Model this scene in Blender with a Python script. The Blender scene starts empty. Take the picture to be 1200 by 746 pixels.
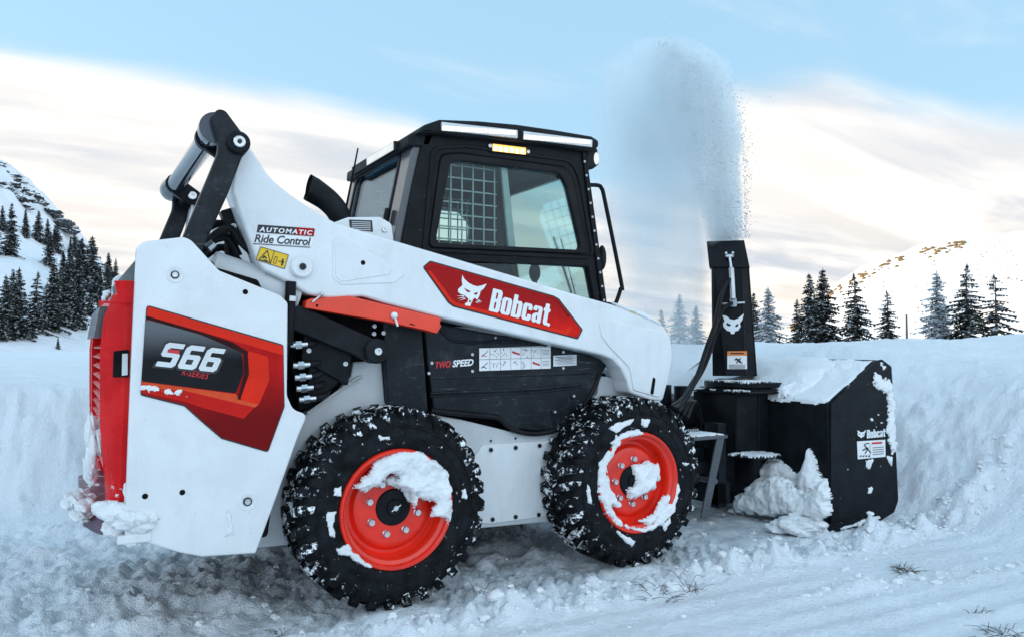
import bpy, bmesh, math, random
import numpy as np
from mathutils import Vector, Matrix
R = math.radians
random.seed(7)
scene = bpy.context.scene
COL = scene.collection

# ------------------------------------------------------------------ camera
CAM = np.array([-1.224, -3.057, 1.092])
FPX, YAW, PITCH = 914.2, 60.0, 2.1          # focal length in pixels of the 1200 px wide photograph
cd = bpy.data.cameras.new('camera'); cam = bpy.data.objects.new('camera', cd); COL.objects.link(cam)
cd.sensor_width = 36; cd.lens = 36 * FPX / 1200
cd.clip_start = .05; cd.clip_end = 9000
cam.location = CAM
cam.rotation_euler = (R(90 + PITCH), 0, R(YAW - 90))
scene.camera = cam

# ------------------------------------------------------------------ light
SUN_AZ, SUN_EL = 142.0, 11.0                 # degrees; the sun stands low behind the left mountain
scene.view_settings.view_transform = 'Standard'
scene.view_settings.look = 'None'
scene.view_settings.exposure = 0.95
scene.view_settings.gamma = 1
scene.cycles.volume_bounces = 5
scene.cycles.volume_step_rate = 1.0
scene.cycles.volume_max_steps = 256
scene.cycles.max_bounces = 8
scene.cycles.transparent_max_bounces = 16
sd = bpy.data.lights.new('sun', 'SUN'); sun = bpy.data.objects.new('sun', sd); COL.objects.link(sun)
sd.energy = 3.3; sd.angle = R(.6); sd.color = (1, .72, .42)
sdir = Vector((math.cos(R(SUN_EL)) * math.cos(R(SUN_AZ)), math.cos(R(SUN_EL)) * math.sin(R(SUN_AZ)), math.sin(R(SUN_EL))))
sun.rotation_euler = sdir.to_track_quat('Z', 'Y').to_euler()
sun.location = (-20, 15, 12)


class NT:
    """small helper round a node tree"""
    def __init__(s, tree): s.t = tree; s.t.nodes.clear()
    def n(s, typ, props=None, **ins):
        nd = s.t.nodes.new(typ)
        for k, v in (props or {}).items(): setattr(nd, k, v)
        for k, v in ins.items():
            key = int(k[1:]) if k[0] == 'i' and k[1:].isdigit() else k.replace('_', ' ')
            s.set(nd, key, v)
        return nd
    def set(s, nd, key, v):
        if isinstance(v, bpy.types.NodeSocket): s.t.links.new(v, nd.inputs[key])
        elif isinstance(v, bpy.types.Node): s.t.links.new(v.outputs[0], nd.inputs[key])
        else: nd.inputs[key].default_value = v
    def m(s, op, a, b=0.0, c=0.0, clamp=False):
        nd = s.t.nodes.new('ShaderNodeMath'); nd.operation = op; nd.use_clamp = clamp
        for i, v in enumerate((a, b, c)): s.set(nd, i, v)
        return nd.outputs[0]
    def ramp(s, fac, stops, interp='LINEAR'):
        nd = s.t.nodes.new('ShaderNodeValToRGB'); nd.color_ramp.interpolation = interp
        cr = nd.color_ramp
        while len(cr.elements) < len(stops): cr.elements.new(.5)
        for e, (p, c) in zip(cr.elements, stops):
            e.position = p; e.color = c if len(c) == 4 else (*c, 1)
        s.set(nd, 0, fac); return nd.outputs[0]
    def sm(s, v, a, b):
        nd = s.t.nodes.new('ShaderNodeMapRange'); nd.interpolation_type = 'SMOOTHSTEP'
        for i, x in enumerate((v, a, b, 0.0, 1.0)): s.set(nd, i, x)
        return nd.outputs[0]
    def mix(s, f, a, b):
        nd = s.t.nodes.new('ShaderNodeMix'); nd.data_type = 'RGBA'
        s.set(nd, 0, f)
        for k, v in ((6, a), (7, b)):
            s.set(nd, k, v if not isinstance(v, tuple) or len(v) == 4 else (*v, 1))
        return nd.outputs[2]


w = bpy.data.worlds.new('World'); scene.world = w; w.use_nodes = True
t = NT(w.node_tree)
sky = t.n('ShaderNodeTexSky', dict(sky_type='NISHITA', sun_disc=False, sun_elevation=R(SUN_EL), sun_rotation=R(90 - SUN_AZ), air_density=1.0, dust_density=.6, ozone_density=1.0))
tc = t.n('ShaderNodeTexCoord')
sep = t.n('ShaderNodeSeparateXYZ', i0=tc.outputs['Generated'])
el = t.m('MULTIPLY', t.m('ARCSINE', sep.outputs[2]), 180 / math.pi)
az = t.m('MULTIPLY', t.m('ARCTAN2', sep.outputs[1], sep.outputs[0]), 180 / math.pi)
azr = t.m('SUBTRACT', az, YAW)                # degrees to the left of the view
# cloud streaks: noise on the cloud deck overhead, long in one direction
hz = t.m('ADD', t.m('ABSOLUTE', sep.outputs[2]), .12)
cx = t.m('DIVIDE', sep.outputs[0], hz); cy = t.m('DIVIDE', sep.outputs[1], hz)
cv = t.n('ShaderNodeCombineXYZ', i0=cx, i1=cy, i2=0.0)
mp = t.n('ShaderNodeMapping', i0=cv); mp.inputs['Rotation'].default_value = (0, 0, R(-42)); mp.inputs['Scale'].default_value = (.32, 1.0, 1)
n1 = t.n('ShaderNodeTexNoise', Vector=mp, Scale=.9, Detail=7.0, Roughness=.52, Distortion=.5).outputs[0]
n2 = t.n('ShaderNodeTexNoise', Vector=mp, Scale=3.2, Detail=6.0, Roughness=.55, Distortion=.4).outputs[0]
# upper edge of the cloud bank by compass direction (degrees of elevation / 60)
fz = t.m('DIVIDE', t.m('ADD', azr, 180), 360)
def fa(d): return (d + 180) / 360
edge = t.ramp(fz, [(0, (.75,)*3), (fa(-75), (.7,)*3), (fa(-36), (.235,)*3), (fa(-28), (.262,)*3), (fa(-22), (.305,)*3), (fa(-16), (.295,)*3), (fa(-11), (.20,)*3), (fa(-2), (.19,)*3), (fa(4), (.255,)*3), (fa(8), (.28,)*3), (fa(16), (.302,)*3), (fa(34), (.308,)*3), (fa(70), (.62,)*3), (1, (.75,)*3)], 'EASE')
edge = t.m('MULTIPLY', edge, 60)
dn = t.m('ADD', t.m('MULTIPLY', t.m('SUBTRACT', n1, .5), 6.0), t.m('MULTIPLY', t.m('SUBTRACT', n2, .5), 3.0))
bank = t.sm(t.m('SUBTRACT', t.m('ADD', edge, dn), el), -1.2, 2.4)
wisp = t.m('MULTIPLY', t.sm(n2, .5, .8), .35)
mask = t.m('MAXIMUM', bank, wisp)
ccol = t.ramp(t.m('DIVIDE', el, 40), [(0, (.66, .60, .52)), (.06, (.70, .645, .57)), (.15, (.58, .565, .55)), (.24, (.68, .645, .615)), (.36, (.70, .68, .66)), (.55, (.70, .70, .69)), (1, (.64, .67, .72))])
streak = t.sm(n1, .42, .60)
streak2 = t.sm(n2, .38, .66)
ccol = t.mix(t.m('MULTIPLY', streak, .8), ccol, (.43, .475, .54))
ccol = t.mix(t.m('MULTIPLY', streak2, .7), ccol, (.84, .80, .75))
# unseen sky behind the viewer, brightened and tinted blue to light the scene
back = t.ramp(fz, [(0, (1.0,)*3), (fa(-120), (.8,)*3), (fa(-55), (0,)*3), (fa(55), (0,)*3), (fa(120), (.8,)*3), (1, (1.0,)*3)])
hi = t.m('MULTIPLY', t.sm(el, 27, 55), 1.35)  # cloud above the frame brightened as added top light
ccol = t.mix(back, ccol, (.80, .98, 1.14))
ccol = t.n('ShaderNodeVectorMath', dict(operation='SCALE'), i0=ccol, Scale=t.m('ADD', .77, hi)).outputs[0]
skyb = t.n('ShaderNodeVectorMath', dict(operation='SCALE'), i0=sky, Scale=.125).outputs[0]
zen = t.mix(.75, skyb, (.25, .42, .555))       # thin veil of ice cloud in the blue
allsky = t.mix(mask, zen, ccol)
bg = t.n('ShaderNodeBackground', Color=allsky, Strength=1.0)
t.n('ShaderNodeOutputWorld', Surface=bg)

# ------------------------------------------------------------------ pixel -> place (survey of the photograph onto real planes)
_y, _q = R(YAW), R(PITCH)
_v = np.array([math.cos(_y) * math.cos(_q), math.sin(_y) * math.cos(_q), math.sin(_q)])
_r = np.array([math.sin(_y), -math.cos(_y), 0.]); _u = np.cross(_r, _v)
def ray(px, py): return _v + _r * (px - 600) / FPX + _u * (373 - py) / FPX
def PY(px, py, Y): d = ray(px, py); return CAM + d * (Y - CAM[1]) / d[1]
def PX(px, py, X): d = ray(px, py); return CAM + d * (X - CAM[0]) / d[0]
def PZ(px, py, Z): d = ray(px, py); return CAM + d * (Z - CAM[2]) / d[2]
def PD(px, py, D): d = ray(px, py); return CAM + d * D / math.hypot(d[0], d[1])
def xz(px, py, Y): p = PY(px, py, Y); return (p[0], p[2])
def XZ(pts, Y): return [xz(a, b, Y) for a, b in pts]

# ------------------------------------------------------------------ numpy noise
_rng = np.random.RandomState(3)
_tab = _rng.rand(256, 256)
def vnoise(x, y):
    x = np.asarray(x, float); y = np.asarray(y, float)
    xi = np.floor(x).astype(int); yi = np.floor(y).astype(int)
    fx = x - xi; fy = y - yi
    fx = fx * fx * fx * (fx * (fx * 6 - 15) + 10); fy = fy * fy * fy * (fy * (fy * 6 - 15) + 10)
    a = _tab[xi & 255, yi & 255]; b = _tab[(xi + 1) & 255, yi & 255]; c = _tab[xi & 255, (yi + 1) & 255]; d = _tab[(xi + 1) & 255, (yi + 1) & 255]
    return (a + (b - a) * fx) * (1 - fy) + (c + (d - c) * fx) * fy
def fbm(x, y, oct=5, rough=.5):
    x = np.asarray(x, float); y = np.asarray(y, float)
    s = 0; a = 1; tot = 0
    for i in range(oct):
        s = s + a * vnoise(x * 2 ** i * (1 + .03 * i) + 17.3 * i, y * 2 ** i + 9.1 * i); tot += a; a *= rough
    return s / tot * 2 - 1
def sst(t): t = np.clip(t, 0, 1); return t * t * (3 - 2 * t)

# ------------------------------------------------------------------ materials
M = {}
SNOW = (.86, .885, .91)
def pmat(name, col, rough=.5, metal=0., var=.08, vscale=6., snow=0., sscale=22., up=0., bump=0., bscale=60., coat=0., spec=.5, scratch=0., emit=None, srange=None, grime=0., zramp=None, patch=0.):
    m = bpy.data.materials.new(name); m.use_nodes = True; M[name] = m
    t = NT(m.node_tree)
    tc = t.n('ShaderNodeTexCoord'); ob = tc.outputs['Object']
    nz = t.n('ShaderNodeTexNoise', Vector=ob, Scale=vscale, Detail=5.0, Roughness=.6).outputs[0]
    c0 = tuple(max(0, c * (1 - var * 1.6)) for c in col); c1 = tuple(min(1, c * (1 + var * 1.6)) for c in col)
    c = t.mix(t.sm(nz, .3, .7), c0, c1)
    r = t.m('ADD', rough - .08, t.m('MULTIPLY', nz, .16))
    if scratch:
        ms = t.n('ShaderNodeMapping', i0=ob); ms.inputs['Scale'].default_value = (5, 5, 42); ms.inputs['Rotation'].default_value = (0, .9, 0)
        s1 = t.n('ShaderNodeTexNoise', Vector=ms, Scale=2.2, Detail=3.0, Roughness=.65).outputs[0]
        s2 = t.n('ShaderNodeTexNoise', Vector=ob, Scale=3.0, Detail=2.0).outputs[0]
        f = t.m('MULTIPLY', t.sm(s1, .62, .72), t.sm(s2, .45, .65))
        c = t.mix(t.m('MULTIPLY', f, scratch), c, (.42, .44, .46))
        d1 = t.n('ShaderNodeTexNoise', Vector=ob, Scale=14.0, Detail=6.0, Roughness=.7).outputs[0]
        c = t.mix(t.m('MULTIPLY', t.sm(d1, .5, .78), scratch * .35), c, (.3, .32, .34))
    if zramp:       # the print itself runs from one colour to another
        sp = t.n('ShaderNodeSeparateXYZ', i0=ob); c = t.mix(t.sm(sp.outputs[2], zramp[1], zramp[0]), c, zramp[2])
    if grime:       # salt film and melt-water runs
        mg = t.n('ShaderNodeMapping', i0=ob); mg.inputs['Scale'].default_value = (9, 9, 1.6)
        g1 = t.n('ShaderNodeTexNoise', Vector=mg, Scale=2.0, Detail=6.0, Roughness=.65).outputs[0]
        g2 = t.n('ShaderNodeTexNoise', Vector=ob, Scale=5.0, Detail=8.0, Roughness=.7).outputs[0]
        g3 = t.n('ShaderNodeTexNoise', Vector=ob, Scale=70.0, Detail=3.0, Roughness=.7).outputs[0]
        f = t.m('ADD', t.m('MULTIPLY', t.sm(g1, .5, .8), .5), t.m('MULTIPLY', t.sm(g2, .48, .75), .6))
        c = t.mix(t.m('MULTIPLY', f, grime), c, (.40, .41, .41))
        c = t.mix(t.m('MULTIPLY', t.sm(g3, .66, .74), grime * .9), c, (.28, .28, .28))
        r = t.m('ADD', r, t.m('MULTIPLY', f, .22))
    hgt = None
    if snow or up:
        sn = t.n('ShaderNodeTexNoise', Vector=ob, Scale=sscale, Detail=7.0, Roughness=.68).outputs[0]
        v = sn
        if patch: v = t.m('ADD', v, t.m('MULTIPLY', t.m('SUBTRACT', t.n('ShaderNodeTexNoise', Vector=ob, Scale=5.5, Detail=2.0).outputs[0], .5), patch))
        if srange:      # snow lies thicker in one stretch of the object's own height
            sp = t.n('ShaderNodeSeparateXYZ', i0=ob)
            v = t.m('ADD', v, t.m('MULTIPLY', t.sm(sp.outputs[2], srange[0], srange[1]), srange[2]))
        if up:
            g = t.n('ShaderNodeNewGeometry'); sp = t.n('ShaderNodeSeparateXYZ', i0=g.outputs['Normal'])
            v = t.m('ADD', v, t.m('MULTIPLY', t.sm(sp.outputs[2], .15, .9), up))
        f = t.sm(v, .715 - snow, .775 - snow)
        c = t.mix(f, c, SNOW); r = t.m('ADD', r, t.m('MULTIPLY', f, .3)); hgt = f
    kw = {}
    if bump or hgt is not None:
        h = t.m('MULTIPLY', t.n('ShaderNodeTexNoise', Vector=ob, Scale=bscale, Detail=4.0, Roughness=.6).outputs[0], max(bump, .02))
        if hgt is not None: h = t.m('ADD', h, t.m('MULTIPLY', hgt, .5))
        b = t.n('ShaderNodeBump', Strength=.5, Distance=.01, Height=h); kw['Normal'] = b.outputs[0]
    p = t.n('ShaderNodeBsdfPrincipled', Roughness=r, Metallic=metal, **kw)
    t.set(p, 'Base Color', c)
    p.inputs['Specular IOR Level'].default_value = spec
    p.inputs['Coat Weight'].default_value = coat; p.inputs['Coat Roughness'].default_value = .08
    if emit:
        p.inputs['Emission Color'].default_value = (*emit[0], 1); p.inputs['Emission Strength'].default_value = emit[1]
    t.n('ShaderNodeOutputMaterial', Surface=p)
    return m

pmat('white_paint', (.72, .735, .75), .24, grime=.44, var=.03, vscale=4, snow=.02, sscale=16, up=.1, bump=.05, bscale=30, coat=.4)
pmat('inner_white', (.52, .54, .56), .45, grime=.5, var=.06, vscale=5, snow=.06, sscale=18, up=.1)
pmat('black_paint', (.0075, .009, .0115), .36, var=.2, vscale=9, snow=.035, sscale=52, up=.06, bump=.15, bscale=160, coat=.0, spec=.12)
pmat('link_paint', (.012, .015, .019), .30, var=.25, vscale=12, snow=.03, sscale=50, bump=.12, bscale=200, coat=.04, scratch=.25, spec=.16)
pmat('black_plastic', (.014, .0155, .018), .5, var=.2, vscale=10, snow=.03, sscale=40, bump=.2, bscale=220, spec=.10)
pmat('panel_plastic', (.011, .014, .018), .34, var=.2, vscale=5, snow=.035, sscale=38, bump=.1, bscale=120, scratch=.35, spec=.16)
pmat('deep_black', (.008, .008, .009), .6, var=.3, spec=.05)
pmat('cab_paint', (.0075, .0085, .011), .36, var=.2, vscale=10, snow=.015, sscale=60, bump=.2, bscale=250, spec=.12)
pmat('pillar_paint', (.06, .065, .075), .25, var=.1, coat=.4)
pmat('rubber', (.010, .011, .013), .62, var=.35, vscale=14, snow=.085, sscale=34, bump=.3, bscale=70, spec=.08)
pmat('tread_rubber', (.009, .010, .012), .6, var=.4, vscale=20, snow=.15, sscale=46, patch=.55, bump=.5, bscale=70, spec=.06)
pmat('seal_rubber', (.012, .012, .014), .4, var=.2, spec=.12)
pmat('red_plastic', (.62, .006, .008), .26, grime=.06, var=.08, vscale=5, snow=.02, sscale=26, up=.1, spec=.14, srange=(-.1, -.42, .10))
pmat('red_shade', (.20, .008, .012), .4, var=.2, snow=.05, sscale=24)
pmat('bumper_plastic', (.10, .05, .085), .4, var=.3, vscale=7, snow=.05, sscale=14, up=.1)
pmat('rim_orange', (.80, .024, .008), .30, var=.07, vscale=8, snow=.03, sscale=28, coat=.15)
pmat('lock_orange', (.80, .045, .012), .38, var=.05, coat=.2)
pmat('decal_red', (.56, .014, .010), .3, var=.06, spec=.10)
pmat('brand_print', (.68, .012, .008), .3, var=.12, zramp=(.02, -.16, (.36, .008, .009)), spec=.10)
pmat('decal_dark_red', (.52, .008, .008), .3, var=.2, vscale=3, zramp=(-.17, .10, (.17, .004, .005)), spec=.10)
pmat('decal_bright', (.70, .025, .010), .3, var=.08, spec=.10)
pmat('decal_flame', (.82, .085, .03), .3, var=.25, vscale=4, spec=.10)
pmat('decal_maroon', (.035, .006, .007), .35, var=.2, spec=.10)
pmat('decal_black', (.010, .010, .012), .28, var=.3, vscale=3, zramp=(.12, -.02, (.13, .14, .15)), spec=.10)
pmat('decal_grey', (.16, .17, .18), .3, var=.4, vscale=2.5, spec=.10)
pmat('decal_white', (.80, .81, .82), .4, var=.02)
pmat('decal_silver', (.66, .68, .70), .3, var=.05)
pmat('decal_yellow', (.80, .50, .015), .4, var=.04)
pmat('decal_orange', (.80, .22, .03), .4, var=.04)
pmat('ink', (.02, .02, .022), .5)
pmat('red_ink', (.60, .02, .03), .5)
pmat('steel', (.62, .63, .64), .28, metal=1, var=.1, vscale=20)
pmat('bolt_dark', (.03, .03, .033), .35, metal=.6)
pmat('bolt_light', (.55, .57, .58), .35, metal=.7, var=.1)
pmat('chrome', (.035, .05, .07), .12, var=.2, vscale=4, coat=.15)
pmat('seat_fabric', (.02, .02, .022), .8, var=.3)
pmat('grid_steel', (.36, .37, .36), .5, metal=.2)
pmat('lamp_white', (.62, .60, .56), .3, emit=((1, .92, .80), .22))
pmat('lamp_amber', (.9, .5, .1), .3, emit=((1, .45, .08), .7))
pmat('lamp_core', (.95, .9, .8), .3, emit=((1, .88, .66), 1.7))
pmat('bark', (.10, .075, .06), .9, var=.4, vscale=3)
pmat('dry_grass', (.07, .05, .03), .8, var=.5)
pmat('rock', (.06, .06, .064), .9, snow=.10, sscale=.5, up=.22, var=.5, vscale=.4, bump=.5, bscale=1)
pmat('shrub_ochre', (.20, .13, .05), .9, var=.4)
pmat('pole_wood', (.12, .10, .08), .9)


def snow_mat(name, col, bs=((5, .4), (26, .42), (120, .24)), dist=.045, dirt=0.):
    m = bpy.data.materials.new(name); m.use_nodes = True; M[name] = m
    t = NT(m.node_tree); g = t.n('ShaderNodeNewGeometry'); pos = g.outputs['Position']
    h = None
    for sc_, a in bs:
        n = t.n('ShaderNodeTexNoise', Vector=pos, Scale=float(sc_), Detail=4.0, Roughness=.62).outputs[0]
        v = t.m('MULTIPLY', n, a); h = v if h is None else t.m('ADD', h, v)
    b = t.n('ShaderNodeBump', Strength=1.0, Distance=dist, Height=h)
    nv = t.n('ShaderNodeTexNoise', Vector=pos, Scale=1.3, Detail=4.0).outputs[0]
    c = t.mix(t.sm(nv, .35, .7), tuple(x * .94 for x in col), col)
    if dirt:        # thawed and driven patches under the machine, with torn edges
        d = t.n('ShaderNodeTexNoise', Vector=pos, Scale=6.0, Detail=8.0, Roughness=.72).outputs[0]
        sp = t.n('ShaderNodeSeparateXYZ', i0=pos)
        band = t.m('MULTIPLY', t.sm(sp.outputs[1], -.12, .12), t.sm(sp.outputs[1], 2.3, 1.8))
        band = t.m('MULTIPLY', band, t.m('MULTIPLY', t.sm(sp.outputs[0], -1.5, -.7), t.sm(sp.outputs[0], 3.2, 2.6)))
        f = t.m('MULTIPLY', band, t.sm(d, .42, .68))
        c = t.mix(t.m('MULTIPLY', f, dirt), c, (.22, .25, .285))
    p = t.n('ShaderNodeBsdfPrincipled', Roughness=.62, Normal=b.outputs[0]); t.set(p, 'Base Color', c)
    p.inputs['Specular IOR Level'].default_value = .35
    t.n('ShaderNodeOutputMaterial', Surface=p)
    return m
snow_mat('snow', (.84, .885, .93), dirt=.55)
snow_mat('stuck_snow', (.87, .89, .91), ((14, .5), (60, .45), (200, .2)), .018)
snow_mat('hill_snow', (.84, .86, .90), ((.05, .6), (.25, .3)), 1.5)

def glass_mat(name, tint, refl):
    m = bpy.data.materials.new(name); m.use_nodes = True; M[name] = m
    t = NT(m.node_tree)
    tr = t.n('ShaderNodeBsdfTransparent', Color=(*tint, 1)); gl = t.n('ShaderNodeBsdfGlossy', Color=(.9, .95, 1, 1), Roughness=.02)
    f = t.m('ADD', t.m('MULTIPLY', t.n('ShaderNodeFresnel', IOR=1.45).outputs[0], .45), refl, clamp=True)
    mx = t.n('ShaderNodeMixShader', i0=f, i1=tr, i2=gl)
    t.n('ShaderNodeOutputMaterial', Surface=mx)
glass_mat('glass', (.86, .955, .94), .004)
glass_mat('rear_glass', (.52, .70, .80), .05)

def crown_mat(name, col, snow):
    m = bpy.data.materials.new(name); m.use_nodes = True; M[name] = m
    t = NT(m.node_tree); g = t.n('ShaderNodeNewGeometry'); pos = g.outputs['Position']
    oi = t.n('ShaderNodeObjectInfo')
    n = t.n('ShaderNodeTexNoise', Vector=pos, Scale=.9, Detail=4.0).outputs[0]
    c = t.mix(t.sm(n, .3, .7), tuple(x * .55 for x in col), tuple(x * 1.5 for x in col))
    n2 = t.n('ShaderNodeTexNoise', Vector=pos, Scale=3.5, Detail=3.0).outputs[0]
    sp = t.n('ShaderNodeSeparateXYZ', i0=g.outputs['True Normal'])
    up = t.m('ABSOLUTE', sp.outputs[2])
    f = t.m('MULTIPLY', t.sm(t.m('ADD', n2, t.m('MULTIPLY', up, .12)), .60 - snow, .72 - snow), .8)
    c = t.mix(f, c, (.72, .76, .80))
    p = t.n('ShaderNodeBsdfPrincipled', Roughness=.8); t.set(p, 'Base Color', c); p.inputs['Specular IOR Level'].default_value = .2
    t.n('ShaderNodeOutputMaterial', Surface=p)
crown_mat('spruce_needles', (.028, .030, .026), -.02)
crown_mat('snowy_needles', (.05, .056, .055), .16)

# ------------------------------------------------------------------ geometry helpers: every g_ function returns (verts Nx3, faces)
def cat(*gs):
    V, F, o = [], [], 0
    for v, f in gs:
        V.append(np.asarray(v, float)); F += [tuple(i + o for i in fc) for fc in f]; o += len(v)
    return np.concatenate(V), F
def mirror(g, yc=.84):
    v = np.array(g[0]); v[:, 1] = 2 * yc - v[:, 1]
    return v, [tuple(reversed(f)) for f in g[1]]
def area2(p): return sum(p[i][0] * p[(i + 1) % len(p)][1] - p[(i + 1) % len(p)][0] * p[i][1] for i in range(len(p)))
def rnd(pts, r, seg=5):
    """round the corners of a polygon; r is a number or a list"""
    n = len(pts); out = []
    for i in range(n):
        a, b, c = (np.array(pts[k % n], float) for k in (i - 1, i, i + 1))
        rr = r[i] if isinstance(r, (list, tuple)) else r
        da, dc = a - b, c - b; la, lc = np.linalg.norm(da), np.linalg.norm(dc)
        if rr <= 0 or la < 1e-6 or lc < 1e-6: out.append(tuple(b)); continue
        da /= la; dc /= lc
        ang = math.acos(max(-1, min(1, float(da @ dc)))); 
        if ang > 3.05: out.append(tuple(b)); continue
        tl = min(rr / math.tan(ang / 2), .48 * la, .48 * lc); 
        p0, p1 = b + da * tl, b + dc * tl
        for k in range(seg + 1):
            s = k / seg; out.append(tuple((1 - s) ** 2 * p0 + 2 * s * (1 - s) * b + s * s * p1))
    return out
def curve_mesh(c):
    o = bpy.data.objects.new('tmp', c); COL.objects.link(o)
    dg = bpy.context.evaluated_depsgraph_get(); me = bpy.data.meshes.new_from_object(o.evaluated_get(dg))
    v = np.empty(len(me.vertices) * 3); me.vertices.foreach_get('co', v)
    f = [tuple(p.vertices) for p in me.polygons]
    bpy.data.objects.remove(o); bpy.data.curves.remove(c); bpy.data.meshes.remove(me)
    return v.reshape(-1, 3), f
def g_flat(pts, thick, bevel=.004, holes=()):
    c = bpy.data.curves.new('tmp', 'CURVE'); c.dimensions = '2D'; c.fill_mode = 'BOTH'
    b = min(bevel, thick / 2.05)
    c.extrude = thick / 2 - b; c.bevel_depth = b; c.bevel_resolution = 2; c.offset = -b
    for k, p in enumerate([pts] + list(holes)):
        p = list(p)
        if (area2(p) > 0) != (k == 0): p.reverse()
        s = c.splines.new('POLY'); s.points.add(len(p) - 1); s.use_cyclic_u = True
        for q, xy in zip(s.points, p): q.co = (xy[0], xy[1], 0, 1)
    return curve_mesh(c)
def g_prism(pts, y0, y1, bevel=.005, holes=()):
    """outline in (X, Z), thick along Y"""
    v, f = g_flat(pts, y1 - y0, bevel, holes)
    return np.c_[v[:, 0], (y0 + y1) / 2 - v[:, 2], v[:, 1]], f
def g_plate(origin, ux, uy, pts, thick, bevel=.004, holes=()):
    """outline in an arbitrary plane, thickness to both sides"""
    v, f = g_flat(pts, thick, bevel, holes)
    ux = np.array(ux, float); uy = np.array(uy, float); ux /= np.linalg.norm(ux); uy /= np.linalg.norm(uy); uz = np.cross(ux, uy)
    return np.array(origin) + v[:, :1] * ux + v[:, 1:2] * uy + v[:, 2:] * uz, f
def g_box(x0, x1, y0, y1, z0, z1, bevel=.006):
    return g_prism([(x0, z0), (x1, z0), (x1, z1), (x0, z1)], y0, y1, bevel)
def smooth_path(pts, sub=6):
    pts = [np.array(p, float) for p in pts]; out = []
    for i in range(len(pts) - 1):
        p0 = pts[max(i - 1, 0)]; p1, p2 = pts[i], pts[i + 1]; p3 = pts[min(i + 2, len(pts) - 1)]
        for k in range(sub):
            s = k / sub
            out.append(.5 * (2 * p1 + (p2 - p0) * s + (2 * p0 - 5 * p1 + 4 * p2 - p3) * s * s + (3 * p1 - p0 - 3 * p2 + p3) * s ** 3))
    out.append(pts[-1]); return out
def g_tube(pts, r, seg=12, smooth=0, caps=True):
    if smooth: pts = smooth_path(pts, smooth)
    P = [np.array(p, float) for p in pts]; n = len(P)
    rad = r if isinstance(r, (list, tuple, np.ndarray)) else [r] * n
    if len(rad) != n: rad = np.interp(np.linspace(0, 1, n), np.linspace(0, 1, len(rad)), rad)
    V, F = [], []
    T = [P[min(i + 1, n - 1)] - P[max(i - 1, 0)] for i in range(n)]
    T = [a / (np.linalg.norm(a) + 1e-9) for a in T]
    a = np.array([0, 0, 1.]) if abs(T[0][2]) < .9 else np.array([1., 0, 0]); nrm = np.cross(T[0], a); nrm /= np.linalg.norm(nrm)
    for i in range(n):
        nrm = nrm - T[i] * (nrm @ T[i]); nrm /= np.linalg.norm(nrm) + 1e-9; bi = np.cross(T[i], nrm)
        for k in range(seg):
            an = 2 * math.pi * k / seg; V.append(P[i] + rad[i] * (math.cos(an) * nrm + math.sin(an) * bi))
    for i in range(n - 1):
        for k in range(seg):
            b = i * seg; k2 = (k + 1) % seg; F.append((b + k, b + k2, b + seg + k2, b + seg + k))
    if caps: F.append(tuple(reversed(range(seg)))); F.append(tuple(range((n - 1) * seg, n * seg)))
    return np.array(V), F
def g_lathe(prof, c, seg=48, close=False):
    """profile of (radius, Y) turned about the Y axis through c"""
    V, F = [], []; n = len(prof)
    for k in range(seg):
        a = 2 * math.pi * k / seg
        for r_, y in prof: V.append((c[0] + r_ * math.cos(a), c[1] + y, c[2] + r_ * math.sin(a)))
    for k in range(seg):
        k2 = (k + 1) % seg
        for i in range(n - 1 if not close else n):
            j = (i + 1) % n; F.append((k * n + i, k * n + j, k2 * n + j, k2 * n + i))
    return np.array(V), F
def g_disc(c, r, y0, y1, seg=24, bevel=.003):
    """short cylinder along Y with bevelled rims; y0 is the outer face"""
    b = min(bevel, r * .4, abs(y1 - y0) * .45); s = 1 if y1 > y0 else -1
    return g_lathe([(0, y0), (r - b, y0), (r, y0 + s * b), (r, y1), (0, y1)], (c[0], 0, c[1]), seg)
def g_bolt(c, r, y, h=.008, seg=20):
    """socket-headed bolt whose base is on the plane y, facing -Y"""
    return g_lathe([(0, y - h * .35), (r * .42, y - h * .35), (r * .46, y - h), (r * .85, y - h), (r, y - h * .8), (r, y + .002)], (c[0], 0, c[1]), seg)
def g_ico(c, r, sub=2, amp=0., seed=0, sq=(1, 1, 1)):
    bm = bmesh.new(); bmesh.ops.create_icosphere(bm, subdivisions=sub, radius=1)
    v = np.array([x.co[:] for x in bm.verts]); f = [tuple(q.index for q in p.verts) for p in bm.faces]; bm.free()
    if amp:
        n = fbm(v[:, 0] * 1.4 + seed * 3.1 + v[:, 2] * .9, v[:, 1] * 1.4 - v[:, 2] * 1.1 + seed * 1.7, 4); v = v * (1 + amp * n[:, None])
    return np.array(c) + v * r * np.array(sq), f
def g_text(s, p0, p1, hgt, Y, shear=0., bold=0., space=1., thick=.0016):
    """lettering between two (X, Z) points of its baseline on the plane Y, facing -Y; hgt = cap height"""
    c = bpy.data.curves.new('tmp', 'FONT'); c.body = s; c.size = 1; c.shear = shear; c.offset = bold; c.space_character = space; c.resolution_u = 3
    v, f = curve_mesh(c)
    x0, x1 = v[:, 0].min(), v[:, 0].max(); ex = np.array(p1) - np.array(p0); L = np.linalg.norm(ex); ex /= L; ez = np.array([-ex[1], ex[0]])
    capH = .73 if any(ch.isupper() or ch.isdigit() for ch in s) else v[:, 1].max()
    q = np.array(p0) + ((v[:, 0] - x0) / (x1 - x0) * L)[:, None] * ex + (v[:, 1] / capH * hgt)[:, None] * ez
    top = np.c_[q[:, 0], np.full(len(q), Y), q[:, 1]]; n = len(q)
    return top, f
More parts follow.
